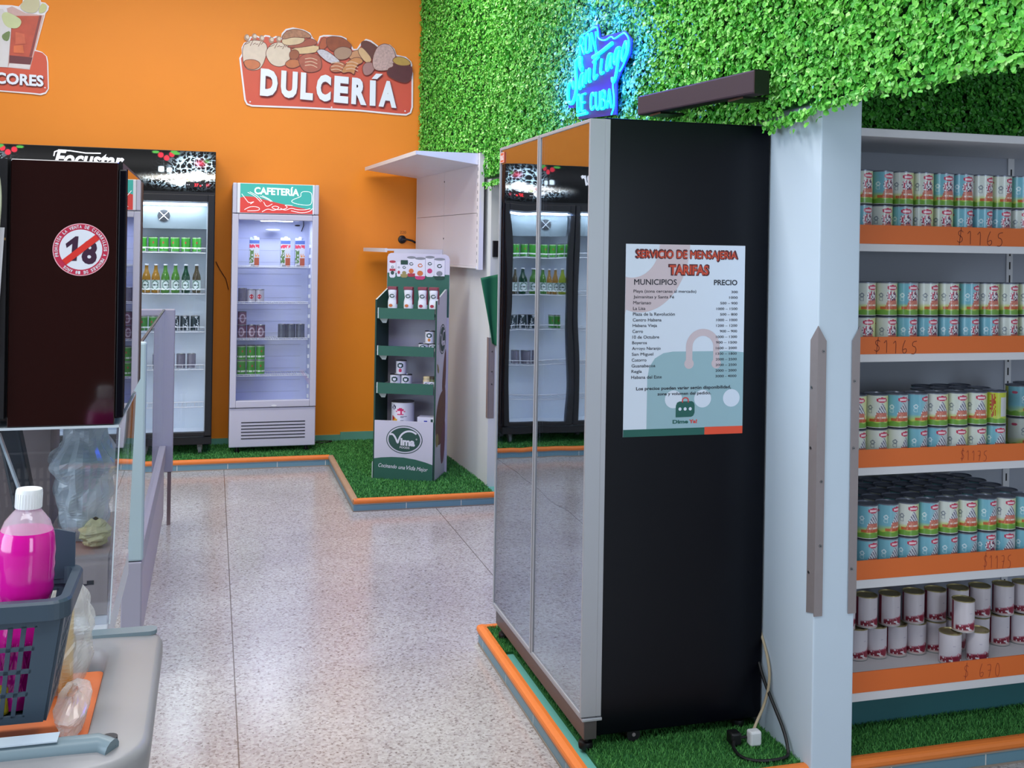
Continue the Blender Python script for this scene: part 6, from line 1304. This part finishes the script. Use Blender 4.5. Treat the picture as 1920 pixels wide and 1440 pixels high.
mb = MB(); mb.hexa([(-.40, 2.56, .917), (-.355, 2.56, .917), (-.355, 2.61, .917), (-.40, 2.61, .917), (-.455, 2.56, 1.19), (-.41, 2.56, 1.19), (-.41, 2.61, 1.19), (-.455, 2.61, 1.19)], dark_grey); tag(mb.build('black_tube', at=(-.39, 2.58, .917), bevel=.006), 'slanting dark tube inside the acrylic case behind the pink bottle', 'tube')
mb = MB(); mb.hexa([(-.335, 2.44, .914), (-.33, 2.44, .914), (-.33, 2.455, .914), (-.335, 2.455, .914), (-.43, 2.44, 1.19), (-.425, 2.44, 1.19), (-.425, 2.455, 1.19), (-.43, 2.455, 1.19)], edge_ac); tag(mb.build('divider_strip', at=(-.33, 2.45, .914)), 'thin slanting clear divider inside the acrylic case', 'divider')

# ---- black glossy cabinet with the age-limit sticker
kx0, kx1, ky0, ky1, kz0, kz1 = -.72, -.1765, 2.40, 2.95, 1.2092, 1.769
cab_m = mat('black_glass_red_reflection', (34, 11, 9), .08, spec=.6, coat=.6)  # black panel, a dim reddish reflection put into its base colour
t = thing('display_cabinet', 'black glossy cabinet with a round age sticker, standing on the acrylic case', 'cabinet', (-.45, 2.68, kz0))
mb = MB(); mb.box(kx0, ky0 + .012, kz0 + .012, kx1 - .010, ky1, kz1, black_matt); mb.build('carcass', t)
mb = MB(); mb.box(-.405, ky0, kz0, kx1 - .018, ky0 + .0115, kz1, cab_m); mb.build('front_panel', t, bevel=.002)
side_mirror = mat('side_mirror_glass', (5, 5, 8), .0, spec=.8)
mb = MB(); mb.box(kx1 - .0095, ky0 + .018, kz0 + .03, kx1, ky1, kz1 - .014, side_mirror); mb.build('side_glass', t)
mb = MB(); mb.box(kx1 - .0175, ky0 + .002, kz0 + .014, kx1 - .001, ky0 + .017, kz1 - .015, black_gloss); mb.build('corner_trim', t, bevel=.003)
mb = MB(); mb.box(kx0, ky0 - .012, kz0 + .02, -.409, ky0 + .011, kz1 - .004, black_matt); mb.box(kx0, ky0 - .0125, kz1 - .17, -.4105, ky0 - .0119, kz1 - .165, mat('gold_line', (150, 120, 70), .4)); mb.build('shelf_opening', t)
mb = MB(); mb.hexa([(-.55, ky0 - .0165, 1.345), (-.424, ky0 - .0165, 1.37), (-.424, ky0 - .0145, 1.37), (-.55, ky0 - .0145, 1.345), (-.55, ky0 - .0165, 1.625), (-.412, ky0 - .0165, 1.625), (-.412, ky0 - .0145, 1.625), (-.55, ky0 - .0145, 1.625)], mat('price_sheet_paper', (190, 190, 194), .6))
for k in range(11): mb.box(-.50, ky0 - .0172, 1.38 + k * .022, -.43, ky0 - .0166, 1.3825 + k * .022, gr)
tag(mb.build('price_sheet', at=(-.47, ky0 - .0155, 1.345)), 'white printed price sheet at the far left edge of the black cabinet', 'sheet')
mb = MB(); mb.tube(chaikin([(-.43, ky0 - .02, 1.76), (-.418, ky0 - .02, 1.70), (-.422, ky0 - .02, 1.62), (-.432, ky0 - .022, 1.5), (-.428, ky0 - .02, 1.36)], 2, False), .0022, mat('pale_cable', (176, 180, 150), .5), 6); tag(mb.build('thin_cable', at=(-.425, ky0 - .02, 1.36)), 'thin pale cable hanging over the left edge of the black cabinet', 'cable')
# sticker: ring of lettering, 18, red bar
sx, sz, sy = -.2665, 1.5815, ky0 - .0006; RS = .0555
st_w, st_r, st_k = mat('sticker_white', (224, 226, 234), .4), mat('sticker_crimson', (190, 44, 74), .4), mat('sticker_dark', (62, 34, 58), .4); st_b = mat('sticker_red', (216, 52, 44), .4); st_p = mat('sticker_pink_edge', (232, 170, 180), .4)
SK = dict(o=(sx, 0, sz), ex=(1, 0, 0), ey=(0, 0, 1), ez=(0, -1, 0))
mb = MB(); mb.prism(ellipse(0, 0, RS, RS, 56), d0=-sy - .0002, d1=-sy + .0004, m=st_p, **SK)
mb.flat(ellipse(0, 0, RS * .965, RS * .965, 56), d=-sy + .0006, m=st_r, **SK); mb.flat(ellipse(0, 0, RS * .765, RS * .765, 56), d=-sy + .0008, m=st_w, **SK)
mb.flat([(-.030, .012), (-.011, .028), (-.005, .028), (-.008, -.024), (-.019, -.024), (-.017, .012), (-.028, .003)], d=-sy + .0011, m=st_k, **SK)
for (ch, x, w_) in (('8', .001, .030),): mb.text(ch, (sx + x, sy - .0011, sz - .027 - (.003 if ch == '8' else 0)), (1, 0, -.06), (.04, 0, 1), w_, .051, st_k, .05)
a = math.radians(40); c_, s_ = math.cos(a), math.sin(a)
mb.flat([(x * c_ - y * s_, x * s_ + y * c_) for x, y in ((-.0425, -.0065), (.0425, -.0065), (.0425, .0065), (-.0425, .0065))], d=-sy + .0015, m=st_b, **SK)
txt = 'PROHIBIDA LA VENTA DE CIGARRILLOS A MENORES DE 18 AÑOS'
for i, ch in enumerate(txt):
    if ch == ' ': continue
    an = math.radians(196 - i * 326 / (len(txt) - 1)); px_, pz_ = RS * .815 * math.cos(an), RS * .815 * math.sin(an)
    rx = Vector((math.sin(an), 0, -math.cos(an))); ry = Vector((math.cos(an), 0, math.sin(an))); w_ = .0012 if ch == 'I' else .0042
    mb.text(ch, Vector((sx + px_, sy - .001, sz + pz_)) - rx * (w_ / 2), rx, ry, w_, .0066 if ch != 'Ñ' else .0078, st_w, .03)
tag(mb.build('age_sticker', at=(sx, sy, sz)), 'round red and white sticker with a barred 18 on the black cabinet', 'sticker')

# ---- glass guard barrier running along the aisle
gx = -.233
post_a, post_b = mat('barrier_pale_metal', (160, 178, 184), .4), mat('barrier_grey_metal', (150, 146, 160), .42)
t = thing('glass_barrier', 'low metal and glass barrier along the left side of the aisle', 'barrier', (gx, 5.2, 0))
MB().box(gx - .060, 4.06, .44, gx + .010, 4.10, 1.236, post_a).build('near_post', t, bevel=.008)
MB().box(gx - .026, 6.28, .30, gx + .038, 6.32, 1.222, post_b).build('far_post', t, bevel=.006)
mb = MB(); mb.box(gx - .95, 6.285, 1.185, gx - .027, 6.315, 1.222, post_b); mb.build('end_rail', t, bevel=.006)
gl = pane_mat('barrier_glass', (.90, .93, .95), .05)
MB().box(gx - .024, 4.101, .455, gx - .018, 6.279, 1.215, gl).build('side_glass', t)
MB().box(gx - .026, 4.101, 1.2152, gx - .016, 6.279, 1.222, dark_grey).build('glass_edge', t)
MB().box(gx - .95, 6.297, .35, gx - .027, 6.303, 1.1845, gl).build('end_glass', t)
mb = MB(); mb.box(gx - .045, 4.101, .36, gx + .0, 6.279, .452, post_b); mb.build('bottom_rail', t, bevel=.004)
MB().box(gx - .030, 4.101, .06, gx - .008, 6.279, .358, mat('barrier_kick_panel', (182, 172, 180), .5)).build('kick_panel', t)
MB().box(gx - .064, 4.055, .0, gx + .006, 4.1, .438, post_b).build('near_leg', t, bevel=.004)
MB().box(gx + .010, 6.285, 0, gx + .030, 6.31, .298, mat('barrier_leg_brown', (112, 92, 92), .5)).build('far_leg', t)
mb = MB(); mb.box(gx - .075, 3.35, 0, gx - .035, 4.05, .03, post_a); mb.build('floor_channel', t, bevel=.003)
